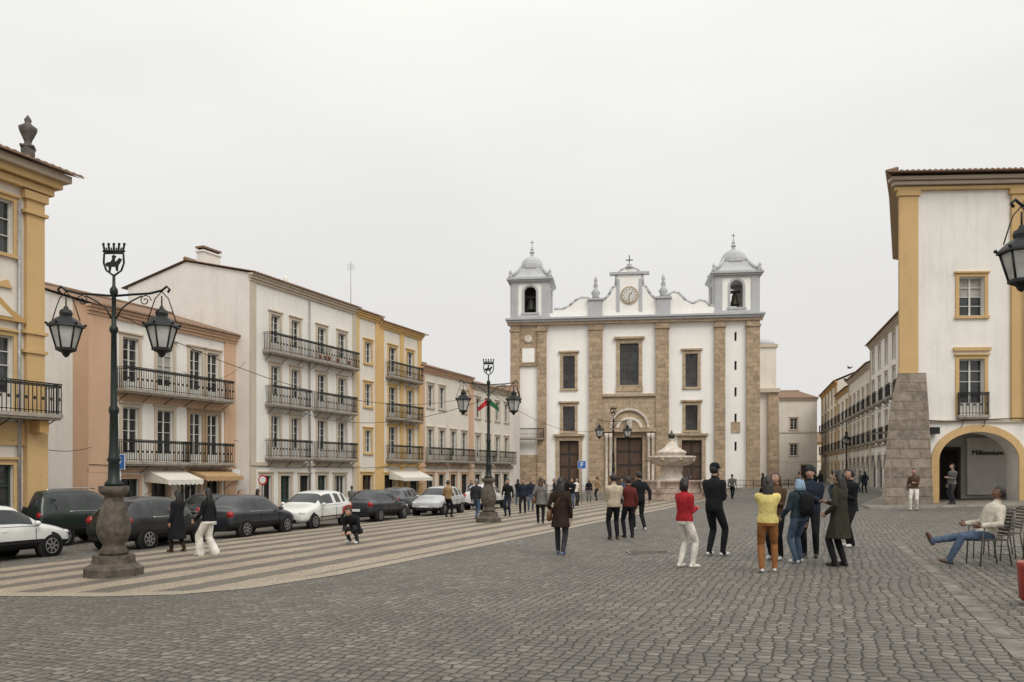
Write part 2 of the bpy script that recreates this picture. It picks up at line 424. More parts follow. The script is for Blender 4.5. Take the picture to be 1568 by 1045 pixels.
def tile_roof(b,x0,x1,ye,ze,yr,zr,mat='tiles',pitch=.24,amp=.06,part='roof',rx0=None,rx1=None):
    n=int((x1-x0)/pitch)*6; V=[];F=[]
    rx0=x0 if rx0 is None else rx0; rx1=x1 if rx1 is None else rx1
    for i in range(n+1):
        x=x0+(x1-x0)*i/n; xr=rx0+(rx1-rx0)*i/n; w=abs(math.sin(math.pi*i/6))*amp
        V+=[(x,ye,ze-.03),(x,ye,ze+w),(xr,yr,zr+w)]
    for i in range(n):
        a=i*3;c=a+3; F+=[(a,c,c+1,a+1),(a+1,c+1,c+2,a+2)]
    b.add(part,mat,V,F)
    dy=.02 if yr>ye else -.02
    b.add(part,mat,[(x0,ye+dy,ze-.04),(x1,ye+dy,ze-.04),(rx1,yr,zr-.04),(rx0,yr,zr-.04)],[(0,1,2,3)])
def house(name,loc,rot,W,D,eave,ridge,wall,trim,floors,gops,pil=(),dado=None,rf=.5,band=True,over=.42,sidewall=None,ridge_x=(0.12,.12)):
    b=B(name,loc,rot)
    ops=[]
    for f in floors:
        for c in f['cols']: ops.append((c[0],c[1],f['z'],f['z']+f['h']))
    for g in gops: ops.append(tuple(g[:2])+(0.0,g[2])+((True,) if len(g)>4 and g[4] else ()))
    facade(b,'walls',wall,0,W,-1.2,eave,ops)
    sw=sidewall or wall; yr=D*rf
    for x in (0,W): b.quad('walls',sw,(x,0,-1.2),(x,D,-1.2),(x,D,eave),(x,yr,ridge-.06),(x,0,eave))
    b.quad('walls',sw,(0,D,-1.2),(W,D,-1.2),(W,D,eave),(0,D,eave))
    for f in floors:
        for i,c in enumerate(f['cols']):
            fr=f.get('frame','wood_white')
            window(b,c[0],c[1],f['z'],f['z']+f['h'],0,fr,2,f.get('rows',4),f.get('panel',.35))
            tm=f.get('trims',{}).get(i,f.get('trim',trim))
            surround(b,c[0],c[1],f['z'],f['z']+f['h'],f.get('sw',.16),tm,sill=f.get('sill',False))
        for k,q in enumerate(f.get('balc',())): balcony(b,q[0],q[1],f['z'],out=q[2] if len(q)>2 else .6,part='balcony_%d_%d'%(int(f['z']),k))
    for g in gops:
        k=g[3]
        if k=='door': 
            window(b,g[0],g[1],0,g[2],0,random.choice(['wood_brown','wood_green','wood_dark']),2,3,1.0,rec=.16,part='shop_doors',gm='glass'); surround(b,g[0],g[1],0,g[2],.18,trim,part='door_surrounds')
        elif k=='shop':
            window(b,g[0],g[1],0,g[2],0,random.choice(['wood_white','wood_dark','wood_green']),3,1,.5,rec=.16,part='shop_windows',gm='glass'); surround(b,g[0],g[1],0,g[2],.14,trim,part='door_surrounds')
        elif k=='arcade':
            arch_ring(b,'arches',trim,(g[0]+g[1])/2,g[2]-(g[1]-g[0])/2,(g[1]-g[0])/2,(g[1]-g[0])/2+.25,-.05,-.002)
    if any(g[3]=='arcade' for g in gops):
        b.quad('arcade_back','interior',(0,.9,-1.2),(W,.9,-1.2),(W,.9,4),(0,.9,4))
    for p in pil:
        b.box('pilasters',p[2],p[0],p[1],-.07,-.002,-1,p[3] if len(p)>3 else eave-.4)
    if band:
        for f in floors[:1]: b.box('cornice',trim,0,W,-.08,-.002,f['z']-.5,f['z']-.3)
    b.box('cornice',trim,-.03,W+.03,-.12,-.002,eave-.42,eave-.28); b.box('cornice',trim,-.06,W+.06,-.22,-.002,eave-.28,eave-.14); b.box('cornice',trim,-.1,W+.1,-.32,-.002,eave-.14,eave-.02)
    sl=(ridge-eave)/yr
    tile_roof(b,-ridge_x[0],W+ridge_x[1],-over,eave-.0,yr,ridge+over*sl*.3)
    tile_roof(b,-ridge_x[0],W+ridge_x[1],D+over,eave-.0,yr,ridge+over*sl*.3)
    b.tube('roof','tiles',[(-ridge_x[0],yr,ridge+.1),(W+ridge_x[1],yr,ridge+.1)],.12,8)
    b.tube('facade_cables','dark',[(0,-.1,2.95),(W*.3,-.1,2.86),(W*.65,-.1,2.92),(W,-.1,2.88)],.014,4)
    return b
def chimney(b,x,y,z,h=1.0,w=.7,d=.5,mat='pl_white'):
    b.box('chimney',mat,x,x+w,y,y+d,z-1,z+h); b.box('chimney',mat,x-.06,x+w+.06,y-.06,y+d+.06,z+h,z+h+.1)
    b.box('chimney','dark',x+.06,x+w-.06,y+.06,y+d-.06,z+h+.1,z+h+.22); b.box('chimney','tiles',x-.05,x+w+.05,y-.05,y+d+.05,z+h+.22,z+h+.32)

def awning(b,x0,x1,z,out,drop,mat):
    V=[(x0,-.05,z),(x1,-.05,z),(x1,-out,z-drop),(x0,-out,z-drop),(x0,-.05,z-.03),(x1,-.05,z-.03),(x1,-out,z-drop-.03),(x0,-out,z-drop-.03)]
    b.add('awning',mat,V,[(0,1,2,3),(7,6,5,4),(0,3,7,4),(1,5,6,2)])
    n=int((x1-x0)/.25)
    for i in range(n):
        a=x0+(x1-x0)*i/n; c=x0+(x1-x0)*(i+1)/n; m=(a+c)/2
        b.add('awning',mat,[(a,-out-.005,z-drop),(c,-out-.005,z-drop),(c,-out-.005,z-drop-.2),(m,-out-.005,z-drop-.26),(a,-out-.005,z-drop-.2)],[(0,1,2,3,4)])
    for x in (x0,x1): b.add('awning',mat,[(x,-.05,z-.03),(x,-out,z-drop-.03),(x,-out,z-drop-.2),(x,-.05,z-drop-.1)],[(0,1,2,3)])
    for x in (x0+.05,x1-.05): b.tube('awning','iron',[(x,-.02,z-drop-.7),(x,-out+.05,z-drop-.05)],.015,5)

# ------------------------------------------------------------------ ground
g=B('cobblestone_ground',single=True)
xs=[-1500,-400,-150,-40,0,40,150,400,1500]; ys=[-300,-60,0,50,100,300,900,3000]
V=[(x,y,gz(x,y)) for y in ys for x in xs]; nx=len(xs)
g.add('a','cobbles',V,[(j*nx+i,j*nx+i+1,(j+1)*nx+i+1,(j+1)*nx+i) for j in range(len(ys)-1) for i in range(nx-1)]); g.done()
def sheet(name,mat,poly,h,kerb=0,kmat='kerbstone'):
    b=B(name,single=True); n=len(poly)
    b.add('a',mat,[(x,y,gz(x,y)+h) for x,y in poly],[tuple(range(n))])
    if kerb:
        for i in range(n):
            (x,y),(u,v)=poly[i],poly[(i+1)%n]
            b.quad('a',kmat,(x,y,gz(x,y)-.05),(u,v,gz(u,v)-.05),(u,v,gz(u,v)+h),(x,y,gz(x,y)+h))
    b.done()
edge=[(-20,13.4),(-12,13.1),(-8.5,12.9),(-6.6,12.45),(-5.3,12.4),(-4.3,12.9),(-3.2,14.5),(-1.3,18.7),(1,23.9),(3.3,29.3),(8,40),(14,54)]
inner=[(2,60),(0,56),(-4.8,41.5),(-8.2,30.5),(-10.2,22.5),(-11.8,17.5),(-20,17.0)]
sheet('striped_pavement','calcada',edge+inner,.004)
b=B('pavement_border',single=True)
for i in range(len(edge)-1):
    a=Vector(edge[i]);c=Vector(edge[i+1])
    def off(k):
        p=Vector(edge[max(0,k-1)]);q=Vector(edge[min(len(edge)-1,k+1)]);d=(q-p).normalized();return Vector(edge[k])+Vector((-d.y,d.x))*.42
    a2=off(i);c2=off(i+1)
    b.quad('a','calcada_cream',*[(p.x,p.y,gz(p.x,p.y)+.008) for p in (a,c,c2,a2)])
b.done()
U=Vector((.3872,.9220)); NN=Vector((.9220,-.3872))
P0=Vector((-18.48,34.1))
def rp(s,o): 
    p=P0+U*s+NN*o; return (p.x,p.y)
sheet('left_sidewalk','sidewalk_stone',[rp(-32,-1),rp(-32,2.6),rp(30,2.9),rp(45,3.2),rp(45,-1)],.12,1)
sheet('church_forecourt','sidewalk_stone',[(-3,81),(8,79.6),(29,77),(33,84),(33,92),(-3,93)],.14,1)
sheet('right_sidewalk','sidewalk_stone',[(14.9,32.6),(40,31.0),(40,40),(34,46),(40,70),(50,100),(55,125),(49,125),(40,98),(30.5,66),(24,50),(16,36)],.10,1)
def strip(name,mat,pts,w,h):
    b=B(name,single=True)
    for i in range(len(pts)-1):
        a=Vector(pts[i]);c=Vector(pts[i+1])
        Ls=(c-a).length; n=max(1,int(Ls/.9)); d=(c-a).normalized(); q=Vector((-d.y,d.x))*w/2
        for k in range(n):
            s=a+d*(Ls*k/n+.012); e=a+d*(Ls*(k+1)/n-.012)
            b.quad('a',mat,*[(p.x,p.y,gz(p.x,p.y)+h) for p in (s-q,e-q,e+q,s+q)])
    b.done()
strip('stone_gutter','gutter_stone',[(3.0,3.2),(4.35,6.6),(6.5,11.9),(8.7,17.8)],.17,.005)
strip('stone_gutter','gutter_stone',[(8.7,17.8),(9.6,18.9),(11.6,19.3),(15.5,19.0)],.14,.006)
strip('stone_gutter','gutter_stone',[(4.9,6.4),(6.95,11.4),(8.4,15.2)],.08,.005)
b=B('drain_grate',(3.0,17.0,gz(3.0,17.0)),0,True)
b.box('a','gutter_stone',-.5,.5,-.35,.35,0,.006)
for i in range(12): b.box('a','dark',-.42+i*.07,-.39+i*.07,-.26,.26,.006,.011)
b.done()

# ------------------------------------------------------------------ left row
def lrot(): return math.atan2(U.y,U.x)
ox,oy=rp(0,0)
Z0=-1.0
b=house('balcony_townhouse',(ox,oy,Z0),lrot(),9.0,9,9.95,11.4,'pl_white','pl_peach',
 [dict(z=3.1,h=2.5,cols=[(1.8,2.7),(3.76,4.75),(5.8,6.62),(6.98,7.8)],balc=[(1.4,5.3,.75),(5.45,8.2,.75)],trim='pl_trim',trims={2:'pl_brown',3:'pl_brown'}),
  dict(z=6.4,h=2.4,cols=[(1.8,2.7),(3.76,4.75),(5.8,6.62),(6.98,7.8)],balc=[(1.4,8.2,.75)],trim='pl_trim')],
 [(1.6,2.7,2.3,'shop'),(3.4,4.4,2.3,'door'),(5.2,6.4,2.3,'shop'),(6.9,7.8,2.3,'door')],
 pil=[(0,1.25,'pl_peach'),(8.2,9.0,'pl_peach')],sidewall='pl_white')
b.box('pilasters','pl_peach',1.25,8.2,-.05,-.003,5.85,6.2)
b.quad('walls','pl_peach',(-.004,0,-1.2),(-.004,.9,-1.2),(-.004,.9,10.2),(-.004,0,9.95))
awning(b,3.0,5.2,2.75,1.5,.5,'awning_white'); awning(b,5.6,8.2,2.75,1.3,.35,'awning_tan')
b.tube('downpipe','zinc',[(1.32,-.12,9.5),(1.32,-.12,.1)],.05)
b.box('air_conditioner','signwhite',8.3,8.9,-.45,-.08,2.3,2.75)
b.done()
ox,oy=rp(9,1.0)
bc=[(1.7,2.45),(3.45,4.2),(5.9,6.75),(8.0,8.85)]
b=house('white_townhouse',(ox,oy,Z0),lrot(),10,8.9,13.3,14.4,'pl_white','pl_trim',
 [dict(z=3.45,h=2.3,cols=bc,balc=[(1.2,4.7),(5.4,9.4)],panel=.5),dict(z=6.4,h=2.15,cols=bc,balc=[(1.2,4.7),(5.4,9.4)],panel=.5),dict(z=9.3,h=2.1,cols=bc,balc=[(1.0,9.6)],panel=.5)],
 [(.9,1.7,2.4,'door'),(2.5,3.4,2.4,'door'),(4.2,5.1,2.4,'shop'),(5.9,6.8,2.4,'door'),(7.6,8.8,2.4,'shop')],pil=[(0,.45,'pl_trim'),(9.6,10,'pl_trim')])
chimney(b,.3,3.5,14.3,.6,1.3,.5); chimney(b,8.6,4.5,14.2,.5,.5,.5); b.lathe('chimney','pl_white',[(.12,14.9),(.2,15.1),(.12,15.3),(.16,15.5),(.02,15.6)],8.85,4.75,8)
for x in (5.6,6.1,6.5,7.4,8.6):
    for k in range(26): 
        a=random.random()*6.28; r=random.random()*.22; cx=x+r*math.cos(a); cz=9.75+random.random()*.45; cy=-.45+r*math.sin(a)*.6; s=.05
        d=[Vector((random.uniform(-s,s),random.uniform(-s,s),random.uniform(-s,s))) for _ in range(3)]
        b.quad('potted_plants','leaf',*[tuple(Vector((cx,cy,cz))+q) for q in d])
    b.lathe('potted_plants','terracotta',[(.07,9.42),(.11,9.65)],x,-.45,8)
b.tube('downpipe','zinc',[(5.05,-.1,12.8),(5.05,-.1,.1)],.05)
b.done()
ox,oy=rp(19,1.0)
b=house('yellow_townhouse',(ox,oy,Z0),lrot(),2.8,8.9,13.2,14.4,'pl_cream','pl_yellow',
 [dict(z=3.9,h=1.5,cols=[(1.0,1.8)],panel=0,sill=True,rows=3,trim='pl_yellow'),dict(z=7.0,h=1.5,cols=[(1.0,1.8)],panel=0,sill=True,rows=3,trim='pl_yellow'),dict(z=9.9,h=1.4,cols=[(1.0,1.8)],panel=0,sill=True,rows=3,trim='pl_yellow')],
 [(.7,1.9,2.4,'door')],pil=[(0,.3,'pl_yellow'),(2.3,2.8,'pl_yellow')],band=False)
b.done()
ox,oy=rp(21.8,1.0)
dc=[(1.2,2.2),(3.7,4.6)]
b=house('yellow_townhouse',(ox,oy,Z0),lrot(),5.8,8.9,12.95,14.2,'pl_cream','pl_yellow',
 [dict(z=3.5,h=2.3,cols=dc,balc=[(.8,5.2)],trim='pl_yellow'),dict(z=6.4,h=2.2,cols=dc,balc=[(.8,5.2)],trim='pl_yellow'),dict(z=9.3,h=2.1,cols=dc,balc=[(.8,5.2)],trim='pl_yellow')],
 [(.6,1.9,2.4,'shop'),(2.6,3.6,2.4,'door'),(4.1,5.3,2.4,'shop')],pil=[(0,.5,'pl_yellow'),(2.7,3.2,'pl_yellow'),(5.3,5.8,'pl_yellow')],ridge_x=(.1,.5))
awning(b,1.2,5.4,2.7,1.2,.5,'awning_white'); b.tube('tv_antenna','zinc',[(1.0,3,13.5),(1.0,3,17.6)],.025,5)
for k in range(4): b.tube('tv_antenna','zinc',[(1.0,2.7,17.4-k*.12),(1.0,3.3,17.4-k*.12)],.012,4)
b.done()
ox,oy=rp(27.6,1.0)
ec=[(1.0,1.9),(2.9,3.8),(4.9,5.8),(6.9,7.8)]
b=house('peach_townhouse',(ox,oy,Z0),lrot(),8.6,8.9,10.6,12,'pl_cream','pl_peach',
 [dict(z=3.5,h=2.4,cols=ec,balc=[(.5,4.2),(4.5,8.2)],trim='pl_trim'),dict(z=7.6,h=1.7,cols=ec[:2]+ec[3:],panel=0,sill=True,rows=3,trim='pl_trim')],
 [(.8,2.0,2.4,'door'),(2.8,3.8,2.4,'shop'),(4.8,5.9,2.4,'door'),(6.8,8,2.4,'shop')],pil=[(0,.5,'pl_peach'),(8.2,8.6,'pl_peach')])
b.done()
ox,oy=rp(36.2,1.0)
b=house('grey_townhouse',(ox,oy,Z0),lrot(),9.5,8.9,10.2,11.6,'pl_cream','pl_trim',
 [dict(z=3.5,h=2.3,cols=[(1,1.9),(3.1,4),(5.2,6.1),(7.3,8.2)],balc=[(.5,4.4),(4.8,8.9)]),dict(z=7.3,h=1.7,cols=[(1,1.9),(3.1,4),(5.2,6.1),(7.3,8.2)],panel=0,sill=True,rows=3)],
 [(.8,2.0,2.4,'door'),(3,4.2,2.4,'shop'),(5,6.2,2.4,'door'),(7,8.2,2.4,'shop')],pil=[(0,.5,'pl_peach')])
b.done()
b=house('white_corner_house',(-6.5,81,-1.1),R(-6),6.6,8,10.5,11.8,'pl_white','pl_trim',
 [dict(z=3.6,h=2.0,cols=[(1.2,2.2),(3.2,4.2),(5.0,5.9)],panel=0,sill=True,rows=3),dict(z=7.0,h=2.0,cols=[(1.2,2.2),(3.2,4.2),(5.0,5.9)],panel=0,sill=True,rows=4)],
 [(1.1,2.3,2.4,'door'),(4.6,5.9,2.4,'door')]); b.done()

# near yellow palace
cx,cy=-15.0,25.0
o=Vector((cx,cy))-U*12
W=12
b=B('yellow_palace',(o.x,o.y,-1.05),lrot())
cols=[(9.95,11.05),(7.6,8.7),(5.2,6.3),(2.8,3.9)]
ops=[]
for c in cols: ops+=[(c[0],c[1],9.35,11.0),(c[0],c[1],4.55,6.85),(c[0],c[1],0,2.9)]
facade(b,'walls','pl_cream',0,W,-1,12.2,ops)
for x in (0,W): b.quad('walls','pl_gold',(x,0,-1),(x,9,-1),(x,9,12.2),(x,4.5,13.8),(x,0,12.2))
for c in cols:
    window(b,c[0],c[1],9.35,11.0,0,'wood_white',2,3); window(b,c[0],c[1],4.55,6.85,0,'wood_white',2,4,.5); window(b,c[0],c[1],0,2.9,0,'wood_green',2,3,1)
    surround(b,c[0],c[1],9.35,11.0,.13,'pl_gold',sill=True); surround(b,c[0],c[1],4.55,6.85,.13,'pl_gold'); surround(b,c[0],c[1],0,2.9,.16,'pl_gold')
    m=(c[0]+c[1])/2
    b.prism('pediments','pl_ochre',[(m-.85,7.3),(m+.85,7.3),(m+.85,7.4),(m+.4,7.65),(m,8.0),(m-.4,7.65),(m-.85,7.4)],-.16,-.003)
    b.prism('pediments','pl_cream',[(m-.45,7.4),(m+.45,7.4),(m,7.75)],-.18,-.161)
    b.prism('pediments','pl_gold',[(m-.5,8.3),(m+.5,8.3),(m+.35,8.55),(m,8.4),(m-.35,8.55)],-.08,-.003)
b.box('pilasters','pl_gold',11.4,12.0,-.14,-.002,-1,11.2); b.box('pilasters','pl_gold',11.3,12.08,-.22,-.002,11.2,11.45); b.box('pilasters','pl_gold',11.3,12.08,-.22,-.002,10.75,10.85)
b.box('pilasters','pl_gold',0,11.38,-.08,-.003,3.5,4.2); b.box('pilasters','pl_gold',11.3,12.08,-.2,-.003,7.0,7.1);b.box('pilasters','pl_gold',11.3,12.08,-.2,-.003,6.4,6.5)
b.box('pilasters','pl_gold',11.38,12.07,-.2,-.001,-.8,3.9)
for z,p in ((11.5,.25),(11.75,.42),(11.98,.6)): b.box('cornice','pl_gold' if z<11.9 else 'pl_trim',-.1,W+p,-p,-.002,z,z+.22)
tile_roof(b,-.2,W+.85,-.85,12.22,4.5,14.0); tile_roof(b,-.2,W+.85,9.8,12.22,4.5,14.0)
b.lathe('roof_urn','urnstone',[(.2,12.4),(.2,12.95),(.15,13.0),(.10,13.12),(.12,13.2),(.25,13.5),(.27,13.6),(.15,13.68),(.08,13.76),(.11,13.84),(.02,14.0)],11.75,.3,14)
b.lathe('roof_urn','urnstone',[(.28,12.95),(.28,13.02)],11.75,.3,4)
balcony(b,8.9,W+.1,4.5,0,.85,.95,part='balcony'); b.box('balcony','pl_ochre',9.2,9.5,-.6,-.003,3.9,4.28); b.box('balcony','pl_ochre',11.5,11.8,-.6,-.003,3.9,4.28)
b.tube('downpipe','zinc',[(11.2,-.08,11),(11.2,-.08,0)],.05)
b.done()
b=house('low_house',(-40,44,-1.2),R(10),13,8,9.8,12,'pl_white','pl_trim',[dict(z=4,h=1.6,cols=[(2,3),(6,7),(10,11)],panel=0,sill=True)],[]); b.done()

# ------------------------------------------------------------------ church
b=B('twin_tower_church',(13.5,87.75,-.9),R(-7.3)); XC=-.36
CO=19.4
ops=[(-7.8,-6.45,11.9,15.6),(5.8,7.15,11.9,15.6),(-7.8,-6.45,7.1,9.9),(5.8,7.15,7.1,9.9),(XC-1.05,XC+1.05,12.2,16.9),
     (-8.2,-6.0,0,6.0),(5.4,7.6,0,6.0),(XC-1.45,XC+1.45,0,6.35)]
slits=[17.4,14.2,11.3,8.4,5.3]
for z in slits: ops.append((11.1,11.35,z-.5,z+.5))
facade(b,'walls','pl_church',-13.7,13.7,-1,CO,ops,depth=.6)
for x0,x1,z0,z1 in ops[:4]:
    window(b,x0,x1,z0,z1,.3,'wood_brown',2,4,gm='glass'); surround(b,x0,x1,z0,z1,.3,'st_portal',proud=.12,sill=True)
    b.box('window_surrounds','st_portal',x0-.5,x1+.5,-.3,-.002,z1+.37,z1+.55)
window(b,*ops[4][:4],.3,'wood_brown',2,6,gm='glass'); surround(b,*ops[4][:4],.38,'st_portal',proud=.15,sill=True); b.box('window_surrounds','st_portal',XC-1.7,XC+1.7,-.4,-.002,17.35,17.6)
b.box('window_surrounds','st_portal',XC-1.5,XC+1.5,-.25,-.002,11.5,11.9)
for x0,x1,z0,z1 in ops[5:8]:
    b.box('doors','wood_dark',x0,x1,.4,.5,z0,z1)
    m=(x0+x1)/2
    for k in range(2):
        for j in range(4):
            xa=x0+.12+k*(x1-x0)/2; xb=xa+(x1-x0)/2-.24; za=.3+j*z1/4.2
            b.box('doors','wood_brown',xa,xb,.36,.4,za,za+z1/4.2-.25)
    surround(b,x0,x1,z0,z1,.38,'st_portal',proud=.18); b.box('window_surrounds','st_portal',x0-.65,x1+.65,-.45,-.002,z1+.5,z1+.75)
for z in slits: b.quad('windows','dark',(11.1,.5,z-.5),(11.35,.5,z-.5),(11.35,.5,z+.5),(11.1,.5,z+.5))
for x0,x1 in ((-4.85,-3.33),(2.53,3.98),(-13.75,-12.7),(-10.65,-9.65),(8.95,10.05),(12.35,13.75)):
    b.box('pilasters','st_church',x0,x1,-.45,-.003,-1,CO-.3); b.box('pilasters','st_church',x0-.12,x1+.12,-.6,-.003,-1,1.1); b.box('pilasters','st_church',x0-.1,x1+.1,-.58,-.003,CO-1.0,CO-.75)
b.box('pilasters','st_church',-12.7,-10.65,-.25,-.004,14.5,CO-.5); b.box('pilasters','st_church',-12.7,-10.65,-.2,-.004,-1,4.4)
b.box('panels','pl_church',-12.4,-11.0,-.32,-.251,14.9,16.5) 
b.prism('panels','marble_white',[(-11.7+.45*math.cos(a*.524),17.6+.45*math.sin(a*.524)) for a in range(12)],-.36,-.251)
b.prism('panels','st_portal',[(10.75,6.8),(11.7,6.8),(11.7,8),(10.75,8)],-.1,-.003)
b.box('portal','st_portal',-3.33,XC-1.83,-.35,-.004,-1,6.85); b.box('portal','st_portal',XC+1.83,2.53,-.35,-.004,-1,6.85)
b.box('portal','st_portal',-3.33,2.53,-.75,-.004,6.95,7.3)
b.box('portal','st_portal',-3.33,2.53,-.3,-.004,7.3,10.9); b.box('portal','st_portal',-3.33,2.53,-.55,-.004,10.9,11.2)
for x in (-2.9,-2.45,1.75,2.2):
    b.lathe('portal_columns','marble_white',[(.2,0),(.22,.2),(.15,.35),(.14,6.1),(.2,6.3),(.22,6.8)],x,-.6,12)
arch_ring(b,'portal_arch','marble_white',XC,7.4,1.95,2.2,-.6,-.301,rise=1.95); arch_ring(b,'portal_arch','st_portal',XC,7.4,.9,1.95,-.34,-.301,rise=.9)
arch_ring(b,'portal_arch','pl_cream',XC,7.4,1.15,1.45,-.42,-.345,rise=.9)
b.box('portal_arch','marble_white',XC-.3,XC+.3,-.8,-.35,7.301,8.4)
for z0,z1,p in ((CO-.3,CO,.6),(CO,CO+.25,.8),(CO+.25,CO+.45,1.0)): b.box('cornice','st_portal' if z0<CO else 'pl_lav',-13.75-p*.5,13.75+p*.5,-p,-.004,z0,z1)
BW=13.6
b.box('nave','pl_church',-BW,BW,.7,42,-1,CO-.1)
b.box('parapet','pl_church',-9.7,9.1,-.3,.3,CO+.451,CO+1.0)
b.box('side_chapels','pl_cream',13.601,18.3,14,40,-1,12.5); b.box('side_chapels','st_church',17.3,18.5,13.5,13.99,-1,12.5)
b.box('side_chapels','pl_trim',13.602,18.7,13.2,40.2,12.5,13.0)
b.box('side_turret','pl_cream',15.4,18.4,14.2,18,13,18.3);b.box('side_turret','pl_trim',15.2,18.6,14,18.2,18.3,18.7); b.lathe('side_turret','pl_lav',[(1.9,18.7),(1.6,19.2),(.8,19.6),(.1,19.7)],16.9,16.1,12)
b.box('buttress','st_church',13.602,14.4,4,6,-1,13);
def gx(p): return (p-973)*.0724
def gzz(y): return 2.55+(722-y)*.0731
gp=[(852,486),(852,477),(866,477),(876,472),(884,465),(894,460),(905,461),(912,468),(924,468),(930,464),(937,457),(942,447),(948,443),(949,426),(955,420),(962,417),(968,414),(974,417),(981,420),(987,426),(988,443),(994,447),(999,457),(1006,464),(1012,468),(1026,462),(1034,455),(1044,458),(1053,468),(1064,474),(1074,469),(1083,471),(1090,478),(1097,478),(1097,486)]
pts=[(gx(a),gzz(c)+ .35*(1 if c<486 else 0)) for a,c in gp]
pts[0]=(pts[0][0],CO+1.001); pts[-1]=(pts[-1][0],CO+1.001)
b.prism('gable','pl_church',pts,-.25,.25)
for i in range(1,len(pts)-2):
    (a,c),(d,e)=pts[i],pts[i+1]
    b.tube('gable_trim','pl_lav',[(a,-.1,c+.05),(d,-.1,e+.05)],.2,6)
for sx in (-1,1):
    b.box('gable_trim','pl_lav',XC+sx*1.25-.17,XC+sx*1.25+.17,-.36,-.251,CO+1.0,gzz(428))
    m=XC+sx*3.75
    b.box('pinnacles','pl_lav',m-.75,m+.75,-.6,.5,CO+.452,CO+2.3); b.box('pinnacles','pl_lav',m-.9,m+.9,-.75,.6,CO+2.3,CO+2.5)
    b.lathe('pinnacles','pl_lav',[(.5,CO+2.5),(.35,CO+2.9),(.52,CO+3.2),(.3,CO+3.6),(.18,CO+3.8),(.28,CO+4.0),(.12,CO+4.4),(.22,CO+4.6),(.02,CO+5.2)],m,0,12)
b.box('gable_trim','pl_lav',XC-2.2,XC+2.2,-.45,.3,gzz(424)+.2,gzz(421)+.25)
b.lathe('gable_cross','pl_lav',[(.5,gzz(414)+.2),(.25,gzz(410)+.2),(.3,gzz(408)+.2),(.05,gzz(405)+.2)],XC,0,10)
b.box('gable_cross','iron',XC-.05,XC+.05,-.04,.04,gzz(408),gzz(391)); b.box('gable_cross','iron',XC-.4,XC+.4,-.045,.045,gzz(399),gzz(397.7))
zc=gzz(453)
def disc(part,mat,cx,cz,r,y0,y1,n=32): b.prism(part,mat,[(cx+r*math.cos(2*math.pi*k/n),cz+r*math.sin(2*math.pi*k/n)) for k in range(n)],y0,y1)
disc('clock','st_portal',XC,zc,.98,-.4,-.252); disc('clock','clockface',XC,zc,.80,-.44,-.401)
for k in range(12):
    a=k*math.pi/6; V=[]
    for rr,w in ((.56,.035),(.74,.035)):
        for s in (-1,1): V.append((XC+rr*math.sin(a)+s*w*math.cos(a),-.445,zc+rr*math.cos(a)-s*w*math.sin(a)))
    b.add('clock','iron',V,[(0,1,3,2)])
b.tube('clock','iron',[(XC,-.46,zc),(XC+.3,-.46,zc+.3)],.04,5); b.tube('clock','iron',[(XC,-.47,zc),(XC-.1,-.47,zc-.62)],.03,5)
